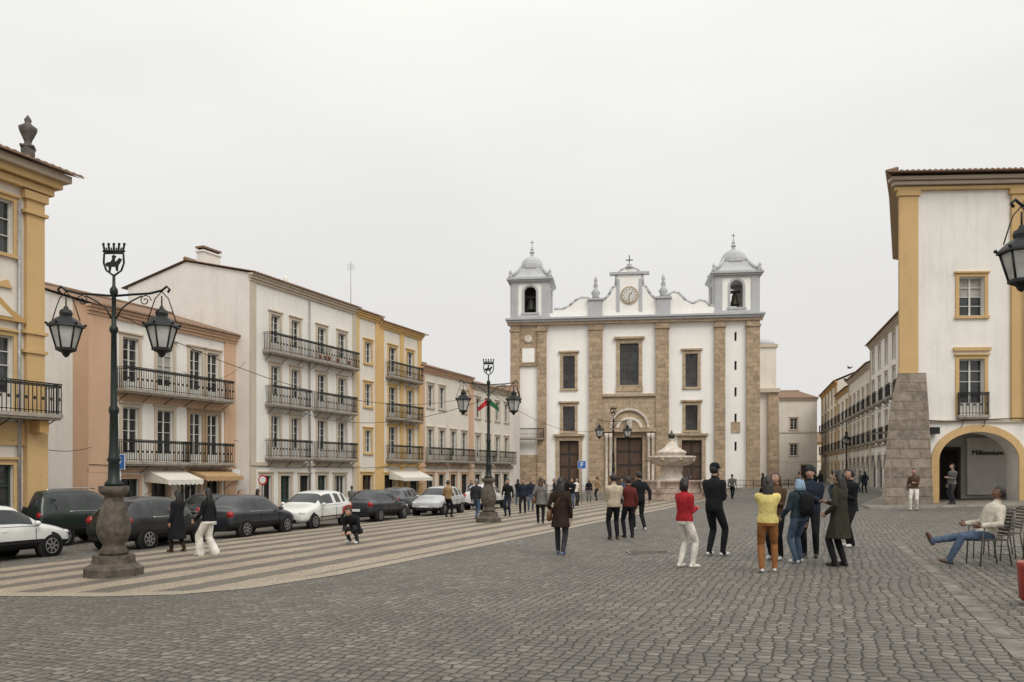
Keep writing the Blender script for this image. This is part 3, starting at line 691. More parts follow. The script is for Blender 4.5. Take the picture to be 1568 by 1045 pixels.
def tower(x0,x1):
    w=x1-x0; m=(x0+x1)/2; z0=CO+.45; z1=23.9
    for k in range(4):
        b.M=Matrix.Translation((m,w/2-.25,0))@Matrix.Rotation(k*math.pi/2,4,'Z')@Matrix.Translation((-w/2,-w/2,0))
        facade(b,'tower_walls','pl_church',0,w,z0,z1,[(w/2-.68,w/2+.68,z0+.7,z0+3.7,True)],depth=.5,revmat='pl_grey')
        for a,c in ((0.02,.8),(w-.8,w-.02)): b.box('tower_trim','pl_lav',a,c,-.12,-.003,z0,z1)
        arch_ring(b,'tower_trim','pl_lav',w/2,z0+3.02,.68,.92,-.08,-.003); b.box('tower_trim','pl_lav',w/2-.92,w/2-.68,-.08,-.003,z0+.7,z0+3.02); b.box('tower_trim','pl_lav',w/2+.68,w/2+.92,-.08,-.003,z0+.7,z0+3.02)
        b.box('tower_trim','pl_lav',w/2-1.05,w/2+1.05,-.15,-.003,z0+.5,z0+.7)
    b.M=Matrix.Translation((m,w/2-.25,0))
    b.box('tower_trim','pl_lav',-w/2-.12,w/2+.12,-w/2-.13,w/2+.12,z0-.0,z0+.35)
    for zz,e in ((z1,.15),(z1+.18,.35),(z1+.36,.5)): b.box('tower_trim','pl_lav',-w/2-e,w/2+e,-w/2-e,w/2+e,zz,zz+.18)
    q=1.414; h=w/2
    b.lathe('tower_dome','pl_lav',[(h*1.0*q,z1+.54),(h*.98*q,z1+.8),(h*.84*q,z1+1.05),(h*.72*q,z1+1.45),(h*.64*q,z1+1.9),(h*.60*q,z1+1.95)],0,0,4,math.pi/4,False)
    b.lathe('tower_dome','pl_lav',[(h*.72,z1+1.9),(h*.74,z1+2.05),(h*.66,z1+2.1),(h*.64,z1+2.5),(h*.55,z1+2.95),(h*.40,z1+3.3),(h*.22,z1+3.5),(.22,z1+3.6),(.17,z1+3.9),(.32,z1+4.05),(.14,z1+4.25),(.2,z1+4.4),(.03,z1+4.9)],0,0,8,math.pi/8,False)
    for sx in (-1,1):
        for sy in (-1,1):
            b.lathe('tower_trim','pl_lav',[(.25,z1+.54),(.28,z1+.8),(.13,z1+1.0),(.2,z1+1.25),(.02,z1+1.6)],sx*(w/2+.1),sy*(w/2+.1),8)
            b.tube('tower_dome','pl_lav',[(sx*h*.95,sy*h*.95,z1+.9),(sx*h*.72,sy*h*.72,z1+1.5),(sx*h*.5,sy*h*.5,z1+2.3)],[.22,.2,.14],6)
    b.box('tower_cross','iron',-.025,.025,-.025,.025,z1+4.8,z1+5.5); b.box('tower_cross','iron',-.2,.2,-.03,.03,z1+5.2,z1+5.25)
    b.lathe('bell','bronze',[(.55,z0+1.2),(.5,z0+1.35),(.36,z0+1.8),(.3,z0+2.3),(.2,z0+2.5),(.03,z0+2.55)],0,-.9,16); b.box('bell','wood_dark',-.6,.6,-1.0,-.75,z0+2.55,z0+2.85)
    if x0<0: b.box('bell','interior',-w/2+.5,w/2-.5,.2,.4,z0,z1)
    b.M=Matrix.Identity(4)
tower(-13.65,-9.35); tower(8.95,13.65)
balcony(b,-12.9,-9.9,6.3,-.3,.9,1.1,part='tower_balcony')
b.done()
def railing(name,p,q,h=1.0):
    p=Vector(p);q=Vector(q); b=B(name,(p.x,p.y,gz(p.x,p.y)+.14),math.atan2(q.y-p.y,q.x-p.x),True); Ln=(q-p).length
    for z in (h,h*.5,.12): b.tube('a','iron',[(0,0,z),(Ln,0,z)],.022,6)
    n=int(Ln/.14)
    for i in range(n+1):
        x=Ln*i/n; r=.035 if i%12==0 else .01
        b.box('a','iron',x-r,x+r,-r,r,0,h+(.12 if i%12==0 else 0))
    b.done()
railing('iron_railing',(0,80.8),(8,80)); railing('iron_railing',(19,78.5),(28.5,77.5))

house('white_house',(38.2,112,.1),R(-7),5.2,22,12.0,14,'pl_cream','pl_trim',[dict(z=7.5,h=1.6,cols=[(1.5,2.5)],panel=0,sill=True),dict(z=3.8,h=1.6,cols=[(1.5,2.5)],panel=0,sill=True)],[(3,4,2.4,'door')]).done()
house('orange_house',(50,150,-.2),R(-5),14,10,7.4,9.4,'pl_cream','pl_ochre',[dict(z=4.2,h=1.7,cols=[(2,3),(5.5,6.5),(9,10)],panel=0,sill=True)],[(3,4,2.4,'door'),(6,7.4,2.6,'shop'),(9,10,2.4,'door')]).done()
house('distant_house',(38,170,-.2),R(4),30,10,7.5,9.5,'pl_white','pl_trim',[dict(z=4.2,h=1.7,cols=[(2+4*i,3+4*i) for i in range(7)],panel=0,sill=True)],[]).done()

# ------------------------------------------------------------------ right row
ra=math.atan2(-.9583,-.2856)
def rrow(name,d1,Ln,eave,ridge,wall,trim,n,bal=True,arc=True,fl=(4.2,7.4,10.3)):
    x=11.6+.298*d1; st=Ln/n
    cols=[(st*i+st/2-.5,st*i+st/2+.5) for i in range(n)]
    floors=[dict(z=z,h=min(2.2,eave-z-.8),cols=cols,balc=([(max(.1,c[0]-.5),c[1]+.5,.5) for c in cols] if bal and z<8 else ()),panel=.3,sill=not bal) for z in fl if eave-z>1.9]
    g=[(st*i+.5,st*(i+1)-.5,3.0,'arcade',True) for i in range(n)] if arc else [(st*i+st/2-.6,st*i+st/2+.6,2.5,'door') for i in range(n)]
    return house(name,(x,d1,.1),ra,Ln,9,eave,ridge,wall,trim,floors,g,pil=[(0,.4,trim),(Ln-.4,Ln,trim)],over=.5)
b=rrow('arcaded_house',72.7,24,13.2,15,'pl_white','pl_trim',7); chimney(b,2,3,14.2,1.2); chimney(b,6,3,14.2,1.0); b.done()
b=rrow('arcaded_house',87.9,15.9,11.6,13.6,'pl_cream','pl_trim',5); chimney(b,3,3,13,1.0); b.done()
b=rrow('white_house',99,11.6,11.0,13.0,'pl_white','pl_gold',3,True,False); b.done()
b=rrow('yellow_house',119.6,21.5,13.0,15.0,'pl_cream','pl_ochre',5,True,False); b.done()

# corner building with arcade (side wall runs back along the street, not square to the front)
b=B('arcaded_corner_building',(17.25,35,.1),R(-3))
EV=14.55; W=11; SX,SY=.423,.906
wo=[(2.63,3.73,8.45,10.2),(2.63,3.73,4.05,6.55),(7.6,8.7,8.45,10.2),(7.6,8.7,4.05,6.55)]
facade(b,'walls','pl_white',0,W,3.35,EV,wo,depth=.3)
facade(b,'walls','pl_white',0,W,-1,3.35,[(1.75,5.2,-.2,3.3,True,1.25),(6.4,9.8,-.2,3.3,True,1.25)],depth=.9)
T=15
b.quad('walls','pl_white',(0,0,-1),(SX*T,SY*T,-1),(SX*T,SY*T,EV),(0,0,EV)); b.quad('walls','pl_white',(W,0,-1),(W,SY*T,-1),(W,SY*T,EV),(W,0,EV)); b.quad('walls','pl_white',(SX*T,SY*T,-1),(W,SY*T,-1),(W,SY*T,EV),(SX*T,SY*T,EV))
for i,o in enumerate(wo):
    window(b,*o,.06,'wood_white',2,4,.5 if i%2 else 0,gm='curtain' if i==0 else 'glass'); surround(b,*o,.15,'pl_gold',sill=(i%2==0))
    if i%2: balcony(b,o[0]-.12,o[1]+.12,o[2],0,.28,1.0); b.box('window_surrounds','pl_gold',o[0]-.25,o[1]+.25,-.12,-.003,o[3]+.35,o[3]+.5)
b.box('pilasters','pl_gold',.0,.82,-.13,-.003,5.9,EV-.75); b.box('pilasters','pl_gold',-.08,.9,-.2,-.003,EV-.75,EV-.5)
b.box('pilasters','pl_gold',4.85,5.75,-.13,-.003,3.8,EV-.75); b.box('pilasters','pl_gold',4.75,5.85,-.2,-.003,EV-.75,EV-.5)
b.box('pilasters','pl_white',5.35,5.5,-.3,-.131,3.8,EV-1)
for z,p in ((EV-.5,.18),(EV-.3,.3),(EV-.12,.45)): b.box('cornice','pl_gold' if z<EV-.4 else 'pl_trim',-p,W,-p,-.003,z,z+.14)
tile_roof(b,-.8,W,-.8,EV+.12,6.5,EV+1.7,rx0=5.2)
b.add('roof','pl_brown',[(-.8,-.8,EV+.07),(0,0,EV-.1),(SX*T,SY*T,EV-.1),(SX*T-.85,SY*T,EV+.07)],[(0,1,2,3)])
b.add('roof','tiles',[(-.8,-.8,EV+.09),(SX*T-.85,SY*T,EV+.09),(5.2,6.5,EV+1.7)],[(0,1,2)]); b.add('roof','tiles',[(SX*T-.85,SY*T,EV+.09),(W,SY*T,EV+.09),(W,6.5,EV+1.7),(5.2,6.5,EV+1.7)],[(0,1,2,3)])
for k in range(38):
    px,py=-.82+SX*k*.39,-.7+SY*k*.39
    b.tube('roof','tiles',[(px,py,EV+.12),(px+.5,py,EV+.26)],.09,6)
for sp,rr in (((3.475,2.05),1.725),((8.1,2.05),1.7)):
    arch_ring(b,'arch_trim','pl_gold',sp[0],sp[1],rr,rr+.32,-.07,-.003,rise=1.25)
    b.box('arch_trim','pl_gold',sp[0]-rr-.32,sp[0]-rr,-.07,-.003,-1,sp[1]); b.box('arch_trim','pl_gold',sp[0]+rr,sp[0]+rr+.32,-.07,-.003,-1,sp[1])
b.box('arch_trim','pl_trim',1.15,W,-.1,-.004,3.72,3.84)
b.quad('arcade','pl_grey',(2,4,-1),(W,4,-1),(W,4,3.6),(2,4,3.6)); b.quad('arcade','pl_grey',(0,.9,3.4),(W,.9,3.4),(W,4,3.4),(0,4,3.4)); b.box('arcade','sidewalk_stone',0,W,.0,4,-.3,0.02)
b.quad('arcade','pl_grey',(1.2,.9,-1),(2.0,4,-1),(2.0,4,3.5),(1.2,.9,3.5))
b.box('arcade','dark',3.75,4.55,3.9,3.98,.1,2.6); b.box('arcade','wood_dark',3.6,4.7,3.92,3.985,.1,2.75); b.box('arcade','pl_white',4.95,8.6,3.8,3.97,.4,3.2)
V=[(-1.15,-.9,-.6),(1.15,-.9,-.6),(1.15,2.5,-.6),(.4,2.5,-.6),(-.6,-.5,4.2),(1.1,-.5,4.2),(1.1,2.4,4.2),(.75,2.4,4.2),(-.15,-.28,5.9),(1.08,-.28,5.9),(1.08,2.3,5.9),(1.0,2.3,5.9)]
b.add('stone_buttress','st_buttress',V,[(0,1,5,4),(1,2,6,5),(2,3,7,6),(3,0,4,7),(4,5,9,8),(5,6,10,9),(6,7,11,10),(7,4,8,11),(8,9,10,11)])
b.box('wall_lamp','iron',1.25,1.65,-.35,-.08,3.2,3.5); b.tube('downpipe','zinc',[(1.22,-.1,3.7),(1.22,-.1,.1)],.05)
b.tube('cables','dark',[(0,-.15,3.9),(2,-.14,3.75),(5,-.14,3.9),(9,-.14,3.8)],.02,5)
e=b.done()
t=bpy.data.curves.new('bank_sign','FONT'); t.body='Millennium'; t.size=.34; t.extrude=.02; to=bpy.data.objects.new('bank_sign',t); link(to); t.materials.append(MATS['dark'])
to.parent=e; to.location=(5.15,3.77,2.35); to.rotation_euler=(R(90),0,0)

# ------------------------------------------------------------------ street lamps
def lantern(b,x,z,p):
    b.tube(p,'iron',[(x,0,z),(x,0,z-.2)],.015,6)
    zt=z-.2
    b.lathe(p,'iron',[(.03,zt),(.05,zt-.05),(.10,zt-.08),(.12,zt-.14),(.11,zt-.2),(.2,zt-.26),(.33,zt-.38),(.34,zt-.42),(.30,zt-.43)],x,0,6,math.pi/6,False)
    b.lathe(p,'lampglass',[(.27,zt-.43),(.16,zt-.84)],x,0,6,math.pi/6,False)
    for k in range(6):
        a=k*math.pi/3+math.pi/6
        b.tube(p,'iron',[(x+.285*math.cos(a),.285*math.sin(a),zt-.42),(x+.165*math.cos(a),.165*math.sin(a),zt-.85)],.018,5)
        b.sphere(p,'iron',(x+.34*math.cos(a),.34*math.sin(a),zt-.36),.03,6,5)
    b.lathe(p,'iron',[(.19,zt-.83),(.19,zt-.88),(.08,zt-.93),(.05,zt-.99),(.01,zt-1.02)],x,0,6,math.pi/6,False)
def street_lamp(x,y,rot=0,arm=.95,flags=False,dz=0):
    b=B('street_lamp',(x,y,gz(x,y)+dz),rot)
    b.lathe('base','pedestal',[(.54,-.2),(.54,.16),(.49,.2),(.40,.26),(.38,.42)],0,0,8,math.pi/8,False)
    b.lathe('pedestal','pedestal',[(.25,.42),(.28,.48),(.22,.56),(.20,.62),(.25,.70),(.31,.85),(.32,.98),(.29,1.15),(.23,1.38),(.18,1.52),(.17,1.58),(.24,1.62),(.28,1.68),(.28,1.78)],0,0,20)
    b.lathe('post','iron_green',[(.17,1.78),(.17,1.84),(.11,1.9),(.10,2.25),(.13,2.3),(.10,2.36),(.085,2.6),(.075,3.2),(.095,3.25),(.095,3.32),(.065,3.38),(.05,4.8),(.08,4.85),(.08,4.92),(.045,4.97),(.04,5.55),(.075,5.6),(.075,5.68),(.03,5.75),(.028,5.98)],0,0,14)
    for s in (-1,1):
        b.tube('arm_%d'%(s+2),'iron',[(0,0,5.55),(s*.35,0,5.58),(s*.7,0,5.6),(s*arm,0,5.66),(s*(arm+.1),0,5.74),(s*(arm+.16),0,5.68),(s*(arm+.12),0,5.62)],.024,6)
        b.tube('arm_%d'%(s+2),'iron',[(s*.05,0,5.1),(s*.15,0,5.3),(s*.35,0,5.45),(s*.55,0,5.55)],.016,5)
        sp=[(s*(.62+.12*(1-k/16)*math.cos(k*.7)),0,5.46+.12*(1-k/16)*math.sin(k*.7)) for k in range(14)]
        b.tube('arm_%d'%(s+2),'iron',sp,.011,5)
        for q in (-1,1): b.tube('lantern_%d'%(s+2),'iron',[(s*arm,0,5.64),(s*arm+q*.13,0,5.5),(s*arm+q*.2,0,5.3),(s*arm+q*.28,0,5.05)],.011,5)
        lantern(b,s*arm,5.55,'lantern_%d'%(s+2))
    sh=[(-.19,6.40),(-.20,6.2),(-.15,6.06),(0,5.95),(.15,6.06),(.20,6.2),(.19,6.40)]
    for i in range(len(sh)-1): b.tube('crest','iron',[(sh[i][0],0,sh[i][1]),(sh[i+1][0],0,sh[i+1][1])],.020,5)
    b.tube('crest','iron',[(-.19,0,6.40),(.19,0,6.40)],.02,5)
    b.prism('crest','iron',[(-.15,6.14),(-.10,6.12),(-.10,6.03),(-.07,6.03),(-.05,6.13),(.03,6.13),(.05,6.04),(.08,6.05),(.09,6.16),(.13,6.22),(.16,6.28),(.11,6.31),(.06,6.25),(.02,6.22),(.02,6.30),(.05,6.34),(0,6.37),(-.04,6.34),(-.03,6.29),(-.06,6.23),(-.12,6.22),(-.17,6.19)],-.012,.012)
    b.tube('crest','iron',[(-.22,0,6.44),(.22,0,6.44)],.022,5)
    for k in range(5):
        xx=-.18+.09*k; b.tube('crest','iron',[(xx,0,6.44),(xx*1.15,0,6.56)],.022,5); b.sphere('crest','iron',(xx*1.15,0,6.58),.03,6,5)
    for k in range(4):
        xx=-.135+.09*k; b.tube('crest','iron',[(xx,0,6.44),(xx*1.1,0,6.51)],.016,5)
    if flags:
        for s,m1 in ((1,'flag_green'),(-1,'flag_red')):
            V=[]
            for i in range(7):
                for j in range(4): V.append((s*(.06+i*.06),.05*math.sin(i*1.2+j*.5),5.0-.06*i-j*.09*(1-i*.06)))
            b.add('flag',m1,V,[(i*4+j,(i+1)*4+j,(i+1)*4+j+1,i*4+j+1) for i in range(6) for j in range(3)],True)
    b.done()
street_lamp(-7.9,15.55); street_lamp(-.95,31.7,R(4),1.02,flags=True); street_lamp(7.05,54.5,R(8),1.0)
street_lamp(8.73,12.0,R(2),.95,dz=-.06)
street_lamp(35.0,82,R(60),1.0)

def sign(name,x,y,h,mat,shape='square',face=0,r=.25):
    b=B(name,(x,y,gz(x,y)),R(face))
    b.tube('post','zinc',[(0,0,0),(0,0,h)],.03,8)
    if shape=='square':
        b.box('panel','signwhite',-r,r,-.05,-.035,h-2*r,h); b.box('panel',mat,-r+.02,r-.02,-.055,-.0505,h-2*r+.02,h-.02)
        b.box('panel','signwhite',-.09,-.04,-.06,-.0555,h-2*r+.1,h-.1); b.box('panel','signwhite',-.04,.08,-.06,-.0555,h-.16,h-.1); b.box('panel','signwhite',-.04,.08,-.06,-.0555,h-.3,h-.24);b.box('panel','signwhite',.081,.1,-.06,-.0555,h-.24,h-.16)
    else:
        for rr,m,yy in ((r,mat,-.05),(r*.72,'signwhite',-.06)):
            b.prism('panel',m,[(rr*math.cos(a*.314),h-r+rr*math.sin(a*.314)) for a in range(20)],yy,yy+.008)
    b.done()
sign('parking_sign',-12.8,25.6,2.9,'signblue',face=-20); sign('parking_sign',4.9,55,2.9,'signblue',r=.28)
sign('no_entry_sign',-12.1,38.1,2.3,'signred','round',face=-15)
def cable(a,c,sag=.5,r=.012):
    b=B('overhead_cable',single=True); a=Vector(a);c=Vector(c)
    b.tube('a','dark',[a.lerp(c,t/12)-Vector((0,0,sag*4*(t/12)*(1-t/12))) for t in range(13)],r,4); b.done()
cable((-15.3,24,2.6),(-18.3,34.1,2.7),.25); cable((-14.9,42.0,3.3),(-10.5,52,3.6),.2); cable((-14.2,41.8,7.5),(-16.3,38.8,6.6),.7)
cable((-.95,31.7,4.6),(-12.6,44.5,5.2),.9); cable((7.05,54.5,4.9),(-.95,31.7,4.9),1.0,.01); cable((-.95,31.7,4.9),(-7.9,15.55,4.8),1.1,.008)

# ------------------------------------------------------------------ fountain
fx,fy=11.2,55
b=B('marble_fountain',(fx,fy,gz(fx,fy)))
b.lathe('steps','st_marble',[(2.7,-.3),(2.7,.2),(2.4,.2),(2.4,.42),(2.05,.42)],0,0,8,math.pi/8,False)
b.lathe('lower_basin','st_marble',[(1.95,.42),(2.0,.5),(1.85,.6),(1.85,1.15),(2.0,1.25),(2.0,1.35),(1.8,1.35),(1.75,1.0),(.6,1.0)],0,0,24)
b.lathe('pedestal','marble_white',[(1.0,.9),(1.0,1.4),(.8,1.5),(.72,1.9),(.8,2.1),(.75,2.3),(.95,2.45)],0,0,20)
b.lathe('upper_bowl','marble_white',[(.9,2.35),(1.35,2.5),(1.55,2.7),(1.6,2.85),(1.68,2.9),(1.68,3.02),(1.5,3.04),(1.3,2.95),(.9,2.95)],0,0,28)
b.lathe('dome','marble_white',[(.95,2.9),(.95,3.2),(1.05,3.25),(1.0,3.35),(.72,3.5),(.5,3.65),(.36,3.85),(.25,3.95),(.18,4.15),(.26,4.25)],0,0,20)
b.lathe('crown','bronze',[(.17,4.25),(.22,4.35),(.26,4.5),(.2,4.6),(.08,4.65),(.05,4.8),(.01,4.85)],0,0,12)
for k in range(8):
    a=k*math.pi/4+.2; b.sphere('spouts','st_portal',(1.58*math.cos(a),1.58*math.sin(a),2.75),.15,8,6); b.tube('spouts','bronze',[(1.65*math.cos(a),1.65*math.sin(a),2.75),(1.9*math.cos(a),1.9*math.sin(a),2.7)],.03,6)
    b.lathe('steps','st_marble',[(.16,.42),(.18,.9),(.12,1.1),(.16,1.25),(.03,1.4)],2.3*math.cos(a),2.3*math.sin(a),8)
b.done()

# ------------------------------------------------------------------ cars
def car(name,x,y,head,pm,Ln=3.9,W=1.7,H=1.45,kind='hatch',lower=None):
    b=B(name,(x,y,gz(x,y)),head)
    sx=Ln/4.0; sy=W/1.7; sz=H/1.43
    front=[(0,.34,.56,.60,.58,.56,.44,0,0),(.08,.24,.64,.70,.74,.70,.58,0,0),(.45,.20,.76,.82,.82,.78,.66,0,0),(.98,.20,.85,.92,.85,.80,.70,0,0),
     (1.06,.20,.86,.97,.85,.80,.69,0,1),(1.30,.20,.87,1.14,.85,.80,.66,1,1),(1.66,.20,.88,1.35,.85,.80,.61,1,0),(1.78,.20,.88,1.39,.85,.80,.60,1,0),(2.38,.20,.89,1.43,.85,.80,.59,0,0),(2.43,.20,.89,1.43,.85,.80,.59,1,0)]
    if kind=='sedan':
        rear=[(2.86,.20,.90,1.40,.85,.80,.58,1,0),(2.95,.20,.90,1.37,.85,.80,.58,1,1),(3.28,.20,.91,1.15,.84,.79,.62,0,1),(3.46,.20,.92,.99,.84,.78,.66,0,0),(3.85,.22,.90,.96,.80,.75,.64,0,0),(3.95,.26,.80,.88,.76,.72,.60,0,0),(4.0,.36,.56,.6,.68,.66,.56,0,0)]
    elif kind=='suv':
        rear=[(3.02,.20,.90,1.43,.85,.80,.60,0,0),(3.08,.20,.90,1.43,.85,.80,.60,1,0),(3.62,.20,.92,1.41,.84,.79,.60,0,0),(3.72,.20,.92,1.37,.84,.78,.60,0,1),(3.92,.22,.92,1.00,.82,.77,.66,0,0),(3.97,.26,.80,.86,.80,.76,.64,0,0),(4.0,.36,.56,.6,.72,.70,.58,0,0)]
    else:
        rear=[(3.00,.20,.91,1.41,.85,.80,.58,0,0),(3.06,.20,.91,1.40,.85,.80,.58,1,0),(3.38,.20,.94,1.37,.84,.79,.57,0,0),(3.50,.20,.95,1.32,.84,.78,.56,0,1),(3.84,.22,.94,1.02,.80,.75,.60,0,0),(3.95,.26,.80,.86,.76,.72,.60,0,0),(4.0,.36,.56,.6,.68,.66,.56,0,0)]
    S=front+rear
    V=[];F=[]
    for s in S:
        X=(2.0-s[0])*sx; half=[(s[4]*.95,s[1]),(s[4],(s[1]+s[2])/2),(s[4]*.99,s[2]-.07),(s[5],s[2]),(s[6],s[3]),(s[6]*.6,s[3]+.035),(0,s[3]+.04)]
        ring=[(-a,c) for a,c in half]+[(a,c) for a,c in half[:-1][::-1]]
        V+=[(X,a*sy,c*sz) for a,c in ring]
    nr=13
    for i in range(len(S)-1):
        for k in range(nr-1):
            f=(i*nr+k,i*nr+k+1,(i+1)*nr+k+1,(i+1)*nr+k)
            kk=k if k<6 else 11-k
            gl=(kk==3 and S[i][7]) or (kk>=4 and S[i][8])
            F.append((f,'carglass' if gl else ('plastic' if kk==0 and not lower else (lower if (lower and kk<=1 and i>9) else pm))))
        F.append((((i+1)*nr,(i+1)*nr+nr-1,i*nr+nr-1,i*nr),'plastic'))
    F.append((tuple(range(nr))[::-1],pm)); F.append((tuple((len(S)-1)*nr+k for k in range(nr)),pm))
    b.add('body',pm,[],[])
    p=b.parts['body']; p['V']+=V
    for f,m in F:
        if m not in p['mats']: p['mats'].append(m)
        p['F'].append(f); p['m'].append(p['mats'].index(m)); p['s'].append(True)
    b.subs['body']=2
    r=.31*(1.12 if kind=='suv' else 1)
    for wx in (2.0-.78,2.0-3.22):
        for s in (-1,1):
            yy=s*W*.5
            b.M=Matrix.Translation((wx*sx,yy,r))@Matrix.Rotation(R(90),4,'X')
            a=1 if s<0 else -1
            b.lathe('wheel_arch','plastic',[(r+.06,-a*.2),(r+.06,-a*.022),(r+.04,-a*.018)],0,0,28)
            b.lathe('wheel','tyre',[(r*.7,-a*.2),(r*.96,-a*.18),(r,-a*.14),(r,-a*.03),(r*.95,a*.0),(r*.68,a*.008)],0,0,28)
            b.lathe('wheel','rim',[(r*.68,a*.0),(r*.66,a*.012),(r*.60,a*.012),(r*.58,-a*.0),(.02,-a*.0)],0,0,28)
            b.lathe('wheel','dark',[(r*.57,a*.001),(r*.1,a*.003)],0,0,28)
            for k in range(7):
                an=k*2*math.pi/7; c_,s_=math.cos(an),math.sin(an); w=.028
                b.add('wheel','rim',[(c_*.03-s_*w,s_*.03+c_*w,a*.015),(c_*.03+s_*w,s_*.03-c_*w,a*.015),(c_*r*.6+s_*w*.7,s_*r*.6-c_*w*.7,a*.012),(c_*r*.6-s_*w*.7,s_*r*.6+c_*w*.7,a*.012)],[(0,1,2,3)])
            b.M=Matrix.Identity(4)
    fx=2.0*sx
    for s in (-1,1):
        b.sphere('headlight','headlight',(fx-.20,s*.60*sy,.64*sz),(.17,.15,.075)); b.sphere('taillight','taillight',(-fx+.12,s*.66*sy,.82*sz),(.11,.13,.13))
        b.sphere('mirror',pm,(fx-1.30*sx,s*(W/2+.06),.95*sz),(.07,.10,.065)); b.box('door_trim','plastic',-.95*sx,.85*sx,s*(W/2+.004)-.004,s*(W/2+.004)+.004,.44*sz,.48*sz)
        b.tube('door_trim','chrome',[((2-s_)*sx,s*(.80*sy+.004),z_*sz) for s_,z_ in ((1.15,.872),(1.7,.885),(2.4,.895),(3.0,.905))],.011,5)
        for xx in (.72,-.42,): b.box('door_trim','dark',xx*sx-.005,xx*sx+.005,s*(W*.5-.002)-.006,s*(W*.5-.002)+.006,.32*sz,.80*sz)
        for xx in (-.2,-1.0): b.box('door_trim',pm,xx*sx-.08,xx*sx+.08,s*(W*.488)-.02,s*(W*.488)+.02,.76*sz,.785*sz)
        if kind=='suv': b.tube('roof_rail','chrome',[(.2,s*.58,1.46*sz),(0,s*.58,1.49*sz),(-1.5,s*.58,1.49*sz),(-1.7,s*.58,1.45*sz)],.02,6)
    b.box('front_bumper','plastic',fx-.09,fx+.01,-.45*sy,.45*sy,.3,.42); b.box('plate','plate',fx+.011,fx+.02,-.25,.25,.44,.54)
    b.box('rear_bumper','plastic',-fx-.015,-fx+.2,-.62*sy,.62*sy,.3,.40); b.box('plate','plate',-fx-.03,-fx-.016,-.25,.25,.50,.61)
    b.done()
ha=math.atan2(1,.30)
car('parked_hatchback',-13.4,20.0,ha,'p_white',3.9,1.66,1.42)
car('parked_suv',-14.7,26.4,ha,'p_green',4.3,1.85,1.78,'suv')
car('parked_hatchback',-10.95,24.0,ha,'p_black',3.8,1.7,1.48)
car('parked_sedan',-9.5,28.1,ha,'p_dark',4.0,1.75,1.42,'sedan')
car('parked_hatchback',-8.2,32.2,ha+math.pi,'p_white',4.0,1.75,1.46,lower='p_red')
car('parked_sedan',-6.35,36.6,ha,'p_dark',4.1,1.75,1.40,'sedan')
car('parked_hatchback',-6.0,43.0,ha,'p_grey',3.9,1.7,1.45)
car('parked_hatchback',-3.85,41.3,ha+math.pi,'p_silver',4.0,1.7,1.45)
car('parked_hatchback',-17.0,31.5,ha,'p_silver',3.9,1.7,1.45)
car('parked_sedan',-13.0,34.2,ha,'p_dark',3.9,1.7,1.45,'sedan')
car('parked_hatchback',-1.6,47.5,ha,'p_white',3.9,1.7,1.45)

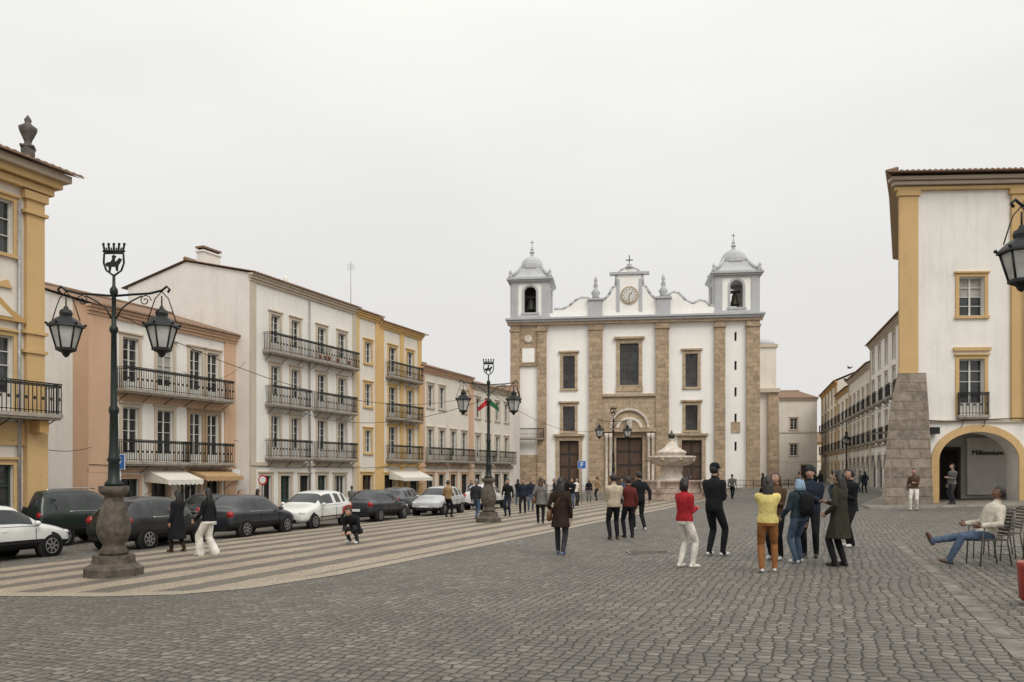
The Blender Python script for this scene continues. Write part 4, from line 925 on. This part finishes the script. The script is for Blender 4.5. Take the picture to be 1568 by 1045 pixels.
# ------------------------------------------------------------------ people
def ik(a,c,l1,l2,hint):
    d=c-a; Ln=min(d.length,(l1+l2)*.998); dn=d.normalized(); c=a+dn*Ln
    ca=max(-1,min(1,(l1*l1+Ln*Ln-l2*l2)/(2*l1*Ln))); h=hint-dn*hint.dot(dn); h.normalize()
    return a+dn*l1*ca+h*l1*math.sqrt(max(0,1-ca*ca)),c
ARM={'down':(.07,.03,-.52),'pocket':(.05,.12,-.40),'camera':(-.12,.26,-.22),'cross':(-.22,.2,-.24),'fwd':(.05,.24,-.44),'back':(.04,-.22,-.46),'face':(-.1,.2,.06),'knee':(-.02,.42,-.22),'rest':(.08,.22,-.36),'hip':(.12,-.02,-.36)}
def person(name,x,y,H=1.7,face=0,fem=False,top='black',bot='black',shoe='shoe_black',hair='h_dark',hl='short',pose='stand',arms=('down','down'),coat=0,bag=None,hat=None,lean=0,wide=False,skin='skin',hy=0,vox=.016,z=None,bulk=1.0):
    k=H/1.75
    zt=.93; py=0
    if pose=='stand': ank=[Vector((-.11,.02,.085)),Vector((.11,-.03,.085))]
    elif pose=='relax': ank=[Vector((-.10,-.02,.085)),Vector((.13,.09,.085))]; zt=.925
    elif pose=='walk': ank=[Vector((-.08,.29,.09)),Vector((.08,-.30,.13))]; zt=.89
    elif pose=='stroll': ank=[Vector((-.08,.17,.085)),Vector((.08,-.17,.10))]; zt=.92
    elif pose=='crouch': ank=[Vector((-.15,.06,.085)),Vector((.15,-.02,.10))]; zt=.36; py=-.16; lean=38
    elif pose=='lounge': ank=[Vector((-.07,.62,.095)),Vector((-.02,.86,.40))]; zt=.52; lean=-18
    P=Vector((0,py,zt))
    T=Matrix.Translation(P)@Matrix.Rotation(-R(lean),4,'X')
    tv=lambda *a: T@Vector(a)
    q=(1.06 if coat or bulk>1 else 1.0)*bulk
    sw=.165 if fem else .19
    lev=[(-.09,.13,.10),(-.03,.165 if fem else .155,.118),(.04,.165 if fem else .155,.12),(.15,.132 if fem else .148,.105),(.25,.14 if fem else .158,.112),(.36,.158 if fem else .178,.125),(.44,sw,.112),(.50,sw*.78,.09)]
    secs=[(tv(0,0,a),(tv(r1*q,0,a)-tv(0,0,a)),(tv(0,r2*q,a)-tv(0,0,a))) for a,r1,r2 in lev]
    secs+=[(tv(0,0.0,a),tv(r,0,a)-tv(0,0,a),tv(0,r,a)-tv(0,0,a)) for a,r in ((.53,.075),(.56,.055),(.63,.052))]
    VV=[];FF=[]
    def ad(g):
        o=len(VV); VV.extend(g[0]); FF.extend([tuple(i+o for i in f) for f in g[1]])
    ad(loft_geom(secs,18))
    bones=[]
    bones.append((tv(0,0,-.02),tv(0,0,.46),.14,'torso')); bones.append((tv(0,0,.56),tv(0,0,.64),.05,'neck'))
    for i,s in enumerate((-1,1)):
        hip=tv(s*.088,0,-.03); kn,an=ik(hip,ank[i],.43,.43,Vector((s*.12,1,.15 if pose!='crouch' else .5)))
        if wide: rr=[.098,.095,.095,.105,.115]
        else: rr=[.094,.085,.066,.064,.050]
        an2=an if not wide else an-Vector((0,0,.03))
        ad(tube_geom([hip,hip.lerp(kn,.5),kn,kn.lerp(an2,.4),an2],rr,12))
        bones.append((hip,kn,.08,'leg')); bones.append((kn,an2,.07 if not wide else .11,'leg'))
        sh=(an-kn).normalized(); fw=Vector((s*.12,1,0)).normalized()
        if pose=='lounge' and i==1: fw=Vector((0,.45,.9)).normalized()
        if pose=='lounge' and i==0: fw=Vector((-.1,.95,.25)).normalized()
        if pose=='walk' and i==1: fw=Vector((0,.93,-.25)).normalized()
        dn=Vector((0,0,-.042)) if not(pose=='lounge' and i==1) else sh*.03
        h0=an-fw*.045+dn; t0=an+fw*.15+dn-Vector((0,0,.006))
        ad(tube_geom([h0,an+fw*.04+dn,t0],[.038,.042,.034],10)); bones.append((h0,t0,.036,'foot'))
    hands=[]
    for i,s in enumerate((-1,1)):
        sho=tv(s*(sw-.005),0,.445); a=ARM[arms[i]]; w=tv(s*(sw+a[0]),a[1],.445+a[2])
        if arms[i]=='knee' : w=tv(s*.12,.40,.30)
        el,w=ik(sho,w,.29,.25,(T.to_3x3()@Vector((s*.45,-1,-.2))))
        ad(tube_geom([sho,sho.lerp(el,.5),el,el.lerp(w,.5),w],[.066*q,.058*q,.05*q,.047*q,.038*q],10))
        bones.append((sho,el,.055,'arm')); bones.append((el,w,.045,'arm')); hands.append((w,(w-el).normalized(),s))
    if coat:
        cs=[(.3,.15,.12),(.1,.165,.135),(-.1,.19,.155)]; cs.append((-coat,.2+coat*.07,.165+coat*.07)) if coat>.1 else None
        ad(loft_geom([(tv(0,0,a),tv(r1,0,a)-tv(0,0,a),tv(0,r2,a)-tv(0,0,a)) for a,r1,r2 in cs],18))
    me=bpy.data.meshes.new('t'); me.from_pydata([tuple(v) for v in VV],[],FF)
    bm=bmesh.new(); bm.from_mesh(me); bmesh.ops.recalc_face_normals(bm,faces=bm.faces); bm.to_mesh(me); bm.free()
    to=bpy.data.objects.new('t',me); link(to)
    md=to.modifiers.new('r','REMESH'); md.mode='VOXEL'; md.voxel_size=vox
    ms=to.modifiers.new('s','SMOOTH'); ms.factor=.5; ms.iterations=2
    dg=bpy.context.evaluated_depsgraph_get(); ev=to.evaluated_get(dg); em=ev.to_mesh()
    nv=len(em.vertices); co=np.empty(nv*3); em.vertices.foreach_get('co',co); co=co.reshape(-1,3)
    faces=[tuple(p.vertices) for p in em.polygons]; ev.to_mesh_clear()
    bpy.data.objects.remove(to); bpy.data.meshes.remove(me)
    ctr=np.array([co[list(f)].mean(0) for f in faces])
    best=np.full(len(faces),1e9); tag=np.zeros(len(faces),int)
    for i,(a,c,r,tg) in enumerate(bones):
        a=np.array(a);c=np.array(c);d=c-a; t=np.clip(((ctr-a)@d)/(d@d),0,1); dist=np.linalg.norm(ctr-(a+t[:,None]*d),axis=1)/r
        m=dist<best; best[m]=dist[m]; tag[m]=i
    Ti=np.array(T.inverted()); zl=ctr@Ti[2,:3]+Ti[2,3]
    hem=-coat if coat else (-.02 if fem and not coat else -.05)
    b=B(name,(x,y,(gz(x,y) if z is None else z)+.002),R(face),True); b.M=Matrix.Scale(k,4)
    groups={}
    for i,f in enumerate(faces):
        tg=bones[tag[i]][3]
        if tg=='torso': m='c_'+(top if zl[i]>hem else bot)
        elif tg=='neck': m=skin if zl[i]>.535 else 'c_'+top
        elif tg=='arm': m='c_'+top
        elif tg=='leg': m='c_'+(top if zl[i]>hem and (coat or pose in('stand','walk','relax','stroll')) else bot)
        else: m=shoe
        if tg=='leg' and not coat and pose in('sit','crouch','lounge'): m='c_'+bot
        groups.setdefault(m,[]).append(f)
    p=b.parts.setdefault('all',dict(V=[],F=[],m=[],s=[],mats=[]))
    p['V']+=[tuple(v*k) for v in co]
    for m,fs in groups.items():
        p['mats'].append(m); mi=len(p['mats'])-1
        for f in fs: p['F'].append(f); p['m'].append(mi); p['s'].append(True)
    for w,d,s in hands:
        fwd=(T.to_3x3()@Vector((0,1,0))); sp=fwd-d*fwd.dot(d)
        if sp.length<.3: sp=Vector((s*-1,0,0)); sp=sp-d*sp.dot(d)
        sp.normalize(); inn=d.cross(sp); 
        if inn.dot(Vector((-s,0,0)))<0: inn=-inn
        V,F=loft_geom([(w+d*a,sp*r1,inn*r2) for a,r1,r2 in ((-.02,.024,.02),(.02,.03,.019),(.06,.041,.017),(.088,.039,.014),(.095,.03,.01))],10); b.add('a',skin,V,F,True)
        for j,(o,ln) in enumerate(((.03,.068),(.010,.078),(-.010,.072),(-.029,.056))):
            r0=w+d*.085+sp*o; p1=r0+d*ln*.42+inn*.004; p2=p1+(d*.8+inn*.6)*ln*.33; p3=p2+(d*.45+inn*.9)*ln*.27
            V,F=tube_geom([r0,p1,p2,p3],[.0095,.009,.008,.007],6); b.add('a',skin,V,F,True)
        r0=w+d*.03+sp*.028; V,F=tube_geom([r0,r0+(d*.6+sp*.7)*.04,r0+(d*.85+sp*.6)*.065+inn*.012],[.013,.011,.008],6); b.add('a',skin,V,F,True)
    hc=tv(0,.025,.70); HM=Matrix.Scale(k,4)@Matrix.Translation(hc)@Matrix.Rotation(-R(lean*.35),4,'X')@Matrix.Rotation(R(hy),4,'Z')
    b.M=HM
    V,F=sphere_geom((0,0,0),1,20,14)
    hv=[]
    for v in V:
        X,Y,Z=v; j=1-.30*max(0,-Z)**1.3
        yy=Y*.097*(1-.12*max(0,-Z)); yy+=.012*max(0,-Z) if Y>0 else -.004
        if Y>.5: yy-= .006*max(0,1-abs(Z-.1)*4)
        hv.append((X*.076*j,yy,Z*.116))
    b.add('a',skin,hv,F,True)
    V,F=tube_geom([(0,.088,.022),(0,.105,-.012),(0,.108,-.024)],[.008,.012,.013],6); b.add('a',skin,V,F,True)
    for s in (-1,1):
        b.sphere('a','eyew',(s*.030,.083,.012),(.013,.008,.007),8,6); b.sphere('a','h_dark',(s*.030,.090,.012),(.006,.004,.006),6,4)
        b.tube('a',hair,[(s*.016,.092,.030),(s*.032,.091,.035),(s*.047,.080,.030)],.0035,5); b.sphere('a',skin,(s*.076,-.003,-.004),(.010,.019,.031),8,6)
    b.sphere('a','lips',(0,.092,-.055),(.024,.010,.008),8,6)
    V,F=sphere_geom((0,0,0),1,24,16); hv=[]
    rnd=random.Random(int(x*100))
    for v in V:
        e=1+rnd.uniform(-.02,.04); X,Y,Z=v
        j=1-.22*max(0,-Z)**1.3
        hv.append((X*.086*j*e,(Y*.108-.010)*e,Z*.124*e+.006))
    F2=[]
    lim=-.55 if hl=='short' else -.8
    for f in F:
        c=sum((V[i] for i in f),Vector())/len(f)
        if (c.y>.30 and c.z<.52) or (c.y>-.05 and c.z<-.1) or c.z<lim: continue
        F2.append(f)
    b.add('a',hair,hv,F2,True)
    if hl=='long':
        V,F=loft_geom([(Vector((0,-.045,.05)),Vector((.084,0,0)),Vector((0,.06,0))),(Vector((0,-.065,-.06)),Vector((.092,0,0)),Vector((0,.055,0))),(Vector((0,-.09,-.17)),Vector((.10,0,0)),Vector((0,.045,0))),(Vector((0,-.10,-.28)),Vector((.085,0,0)),Vector((0,.035,0))),(Vector((0,-.10,-.33)),Vector((.05,0,0)),Vector((0,.02,0)))],14); b.add('a',hair,V,F,True)
    elif hl=='bob':
        V,F=loft_geom([(Vector((0,-.03,.05)),Vector((.09,0,0)),Vector((0,.08,0))),(Vector((0,-.04,-.04)),Vector((.10,0,0)),Vector((0,.075,0))),(Vector((0,-.045,-.12)),Vector((.098,0,0)),Vector((0,.06,0))),(Vector((0,-.045,-.14)),Vector((.07,0,0)),Vector((0,.04,0)))],14); b.add('a',hair,V,F,True)
    elif hl=='bun': b.sphere('a',hair,(0,-.11,.05),.045)
    if hat=='cap':
        b.lathe('a','c_black',[(.094,.03),(.096,.07),(.085,.11),(.05,.135),(.01,.14)],0,-.008,16); V,F=loft_geom([(Vector((0,.08,.045)),Vector((.07,0,0)),Vector((0,.01,.0))+Vector((0,0,.008))),(Vector((0,.16,.035)),Vector((.055,0,0)),Vector((0,.005,.006)))],12); b.add('a','c_black',V,F,True)
    if hat=='beanie': b.lathe('a','c_charcoal',[(.09,.02),(.098,.03),(.098,.06),(.09,.10),(.06,.14),(.02,.155)],0,-.008,16)
    if hat=='hood':
        V,F=loft_geom([(Vector((0,-.04,.06)),Vector((.085,0,0)),Vector((0,.065,0))),(Vector((0,-.05,.0)),Vector((.098,0,0)),Vector((0,.08,0))),(Vector((0,-.06,-.09)),Vector((.11,0,0)),Vector((0,.085,0))),(Vector((0,-.06,-.17)),Vector((.13,0,0)),Vector((0,.08,0)))],14); b.add('a','c_ltblue',V,F,True)
    b.M=Matrix.Scale(k,4)@T
    if bag=='shoulder':
        b.tube('a','leather',[(.1,.06,.48),(-.05,.13,.3),(-.2,.06,.08)],.012,5); b.tube('a','leather',[(.1,.0,.5),(.0,-.13,.35),(-.2,-.06,.08)],.012,5)
        V,F=loft_geom([(Vector((-.24,-.02,.10)),Vector((.03,0,0)),Vector((0,.10,0))),(Vector((-.25,-.02,.02)),Vector((.06,0,0)),Vector((0,.15,0))),(Vector((-.25,-.02,-.12)),Vector((.06,0,0)),Vector((0,.15,0))),(Vector((-.25,-.02,-.16)),Vector((.04,0,0)),Vector((0,.12,0)))],12); b.add('a','leather',V,F,True)
    if bag=='backpack':
        V,F=loft_geom([(Vector((0,-.19,.50)),Vector((.07,0,0)),Vector((0,.05,0))),(Vector((0,-.21,.44)),Vector((.14,0,0)),Vector((0,.09,0))),(Vector((0,-.22,.2)),Vector((.155,0,0)),Vector((0,.11,0))),(Vector((0,-.20,.06)),Vector((.14,0,0)),Vector((0,.09,0))),(Vector((0,-.19,.03)),Vector((.1,0,0)),Vector((0,.06,0)))],14); b.add('a','c_black',V,F,True)
        for s in (-1,1): b.tube('a','c_black',[(s*.09,-.13,.46),(s*.11,.0,.53),(s*.11,.12,.42),(s*.12,.13,.25),(s*.14,.0,.12)],.018,6)
    if bag=='camera':
        b.tube('a','c_black',[(.12,.02,.50),(.1,.13,.35),(.05,.19,.2)],.01,5); b.box('a','plastic',-.07,.07,.22,.28,.14,.24)
    b.M=Matrix.Identity(4)
    return b.done()
near=.014
person('walking_woman',1.06,17.1,1.70,-12,True,'coatbrown','charcoal','shoe_blue','h_dark','long','stroll',('pocket','down'),.30,'shoulder',vox=near)
person('standing_man',2.7,20.8,1.75,10,False,'beige','black','shoe_brown','h_dark','short','relax',('camera','camera'),bulk=1.12)
person('standing_woman',3.17,21.3,1.66,15,True,'darkred','black','shoe_black','h_dark','short','stand',('cross','down'),bulk=1.08)
person('walking_man',3.95,24.3,1.82,20,False,'black','black','shoe_white','h_dark','short','stroll',('fwd','back'),bulk=1.08)
person('standing_woman',3.08,14.0,1.62,-60,True,'red','white','shoe_white','h_dark','bob','relax',('camera','camera'),bulk=1.12,vox=near)
person('standing_man',4.1,15.9,1.88,-50,False,'black','black','shoe_white','h_dark','short','relax',('camera','camera'),hat='cap',bag='camera',bulk=1.08,vox=near)
person('standing_woman',4.24,13.0,1.6,-15,True,'yellow','rust','shoe_white','h_dark','long','relax',('cross','cross'),bulk=1.1,vox=near)
person('standing_woman',5.02,14.9,1.66,140,True,'brown','black','shoe_white','h_brown','long','stand',('camera','pocket'),vox=near)
person('standing_woman',5.2,14.2,1.58,25,True,'teal','jeans','shoe_white','h_brown','short','relax',('fwd','down'),bag='backpack',hat='hood',bulk=1.12,vox=near)
person('standing_man',5.75,15.1,1.75,150,False,'navy','black','shoe_black','h_dark','short','stand',('camera','pocket'),hat='beanie',bulk=1.15,vox=near)
person('standing_woman',5.64,13.5,1.66,35,True,'olive','black','shoe_black','h_dark','long','stand',('pocket','camera'),.42,vox=near)
person('standing_man',7.3,16.9,1.68,100,False,'black','black','shoe_white','h_dark','short','stand',('camera','pocket'),.12,bulk=1.1,vox=near)
person('walking_woman',-8.95,21.0,1.68,60,True,'black','coatbrown','shoe_brown','h_dark','long','stroll',('down','camera'),.55)
person('walking_woman',-7.6,19.6,1.70,75,True,'black','white','shoe_white','h_dark','long','stroll',('fwd','down'),wide=True,coat=.03)
person('crouching_man',-4.5,22.3,1.78,160,False,'black','charcoal','shoe_white','h_dark','short','crouch',('knee','knee'))
person('standing_man',-3.05,37.3,1.76,-40,False,'tan','black','shoe_brown','h_dark','short','relax',('pocket','camera'),bulk=1.1,vox=.02)
person('walking_man',-1.57,34.5,1.78,-30,False,'charcoal','jeans','shoe_brown','h_grey','short','stroll',('down','down'),bulk=1.1,vox=.02)
person('standing_man',-.2,36.5,1.74,160,False,'black','navy','shoe_black','h_dark','short','stand',('down','pocket'),vox=.02)
person('standing_man',.55,38.7,1.72,170,False,'navy','black','shoe_black','h_dark','short','relax',('down','down'),bulk=1.1,vox=.02)
person('walking_woman',1.07,29.4,1.76,0,True,'grey','black','shoe_black','h_brown','long','stroll',('pocket','down'),.2,'shoulder',vox=.02)
person('standing_man',1.0,42,1.75,180,False,'navy','jeans','shoe_black','h_dark','short','stand',vox=.022)
person('standing_woman',-.3,45,1.66,90,True,'jeans','charcoal','shoe_black','h_brown','long','relax',vox=.022)
person('walking_man',2.7,50,1.75,90,False,'charcoal','black','shoe_black','h_grey','short','walk',('fwd','back'),vox=.022)
person('standing_woman',5.3,54,1.62,180,True,'black','grey','shoe_black','h_dark','bob','stand',vox=.022)
person('standing_man',12.6,48,1.75,100,False,'navy','charcoal','shoe_black','h_dark','short','stand',('camera','down'),vox=.022)
person('standing_woman',16.0,50,1.66,60,True,'coatbrown','black','shoe_black','h_dark','long','stand',coat=.3,vox=.022)
person('walking_man',17.0,44,1.75,20,False,'black','navy','shoe_black','h_dark','short','walk',('fwd','back'),vox=.022)
person('standing_woman',15.7,30.6,1.66,150,True,'brown','white','shoe_brown','h_dark','short','relax',('camera','down'),vox=.018)
person('standing_man',18.5,32.9,1.70,100,False,'grey','charcoal','shoe_black','h_dark','short','stand',('camera','down'),vox=.018,z=gz(18.5,32.9)+.1)
PT=['navy','grey','beige','black','white','darkred','black','tan','jeans','charcoal']
for i,(px,py) in enumerate(((25.2,56),(26.2,59),(27.5,64),(26.0,66),(22,60),(24,72),(4.2,60),(8,64),(-2.6,50),(-10.6,30.5),(-12.5,38.5),(-9,44),(1.9,46.5),(3.3,43),(3.9,47.5),(2.2,56),(.4,52),(6.3,58),(6.9,49),(9,57),(13.6,60),(14.6,52),(19.2,47),(20.4,49),(21.6,52),(23.4,55),(24.4,62))):
    person('pedestrian',px,py,1.60+.02*(i%9),(i*67)%360,i%2==0,PT[i%10],['black','jeans','charcoal'][i%3],'shoe_black',['h_dark','h_brown'][i%2],'long' if i%2==0 else 'short',['stroll','stand','relax'][i%3],('camera','down') if i%3 else ('down','pocket'),coat=.25 if i%5==0 else 0,vox=.026)

def chair(name,x,y,face,seat='wicker',fr='steel'):
    b=B(name,(x,y,gz(x,y)),R(face))
    b.box('seat',seat,-.22,.22,-.21,.22,.425,.45)
    for s in (-1,1):
        b.tube('leg_%d'%(s+2),fr,[(s*.23,.23,0),(s*.24,.20,.43),(s*.27,.17,.66),(s*.27,.0,.68),(s*.25,-.2,.66)],.012,6)
        b.tube('leg_%d'%(s+3),fr,[(s*.23,-.27,0),(s*.22,-.2,.43),(s*.21,-.27,.70),(s*.19,-.32,.88)],.012,6)
    b.tube('backrest',fr,[(-.19,-.32,.88),(0,-.35,.92),(.19,-.32,.88)],.012,6)
    for i in range(7): z=.52+i*.055; yy=-.225-(z-.45)*.22; b.box('backrest',seat,-.205,.205,yy-.006,yy+.006,z,z+.035)
    b.tube('seat',fr,[(-.22,.22,.42),(.22,.22,.42)],.011,6); b.tube('seat',fr,[(-.23,.2,.2),(-.23,-.25,.2)],.008,6)
    b.done()
chair('cafe_chair',7.95,13.1,85); chair('cafe_chair',8.55,13.9,120); chair('cafe_chair',8.70,12.75,95); chair('cafe_chair',8.95,14.3,80); chair('cafe_chair',8.0,11.6,60)
person('seated_man',7.93,13.1,1.76,85,False,'cream','jeans','shoe_brown','h_dark','short','lounge',('rest','rest'),bulk=1.12,vox=near,skin='skin2')
b=B('red_litter_bin',(6.16,9.22,gz(6.16,9.22))); b.lathe('drum','p_red',[(.14,.05),(.17,.08),(.19,.45),(.2,.5),(.17,.52)],0,0,18); b.tube('stem','iron',[(0,0,0),(0,0,.1)],.04); b.done()
for (x,y,z) in ((25,58,9.3),(24.3,57,8.3)):
    b=B('flying_bird',(x,y,z),.5,True); b.sphere('a','c_charcoal',(0,0,0),(.06,.16,.06),8,6); b.sphere('a','c_charcoal',(0,.16,.02),.045,6,5)
    for s in (-1,1): b.add('a','c_charcoal',[(s*.04,.08,.02),(s*.3,.04,.14),(s*.34,-.06,.13),(s*.04,-.08,.02)],[(0,1,2,3)])
    b.add('a','c_charcoal',[(-.04,-.14,0),(.04,-.14,0),(.06,-.26,0),(-.06,-.26,0)],[(0,1,2,3)]); b.done()

# ------------------------------------------------------------------ sky and light
w=bpy.data.worlds.new('World'); scene.world=w; w.use_nodes=True; nt=w.node_tree
bg=nt.nodes['Background']; sky=nt.nodes.new('ShaderNodeTexSky'); sky.sky_type='NISHITA'; sky.sun_disc=False
sky.sun_elevation=R(48); sky.sun_rotation=R(155); sky.dust_density=4; sky.air_density=1.5
tc=nt.nodes.new('ShaderNodeTexCoord'); sp=nt.nodes.new('ShaderNodeSeparateXYZ'); L(nt,tc.outputs['Generated'],sp.inputs[0])
cr=nt.nodes.new('ShaderNodeValToRGB'); L(nt,math_n(nt,'MAXIMUM',sp.outputs[2],0.0),cr.inputs[0])
e=cr.color_ramp.elements; e[0].position=0; e[0].color=(.74,.72,.695,1); e[1].position=1; e[1].color=(1,1,.97,1)
k=e.new(.18); k.color=(.775,.76,.735,1); k=e.new(.32); k.color=(.84,.83,.80,1); k=e.new(.52); k.color=(.95,.95,.90,1)
cl=noise_n(nt,mapping(nt,tc.outputs['Generated'],(1,1,2.6)),1.7,7,.5)
cloud=mixc(nt,mrange(nt,cl,.35,.68,0,1),cr.outputs[0],(.68,.67,.665),'MIX')
cloud2=mixc(nt,.36,cr.outputs[0],cloud)
vm=nt.nodes.new('ShaderNodeVectorMath'); vm.operation='SCALE'; L(nt,cloud2,vm.inputs[0])
L(nt,mrange(nt,sp.outputs[2],.5,1,10.8,15),vm.inputs['Scale'])
L(nt,mixc(nt,.96,sky.outputs[0],vm.outputs[0]),bg.inputs[0]); bg.inputs[1].default_value=.1
s=bpy.data.lights.new('sun','SUN'); s.energy=1.5; s.angle=R(32); s.color=(1,.95,.88); so=bpy.data.objects.new('sun',s); link(so)
so.rotation_euler=(R(42),0,R(25))

cam=bpy.data.cameras.new('camera'); co_=bpy.data.objects.new('camera',cam); link(co_); co_.location=(0,0,1.65); co_.rotation_euler=(R(90),0,0)
cam.lens=27.55; cam.sensor_width=36; cam.shift_y=.1272; cam.clip_end=5000; cam.clip_start=.1
scene.camera=co_
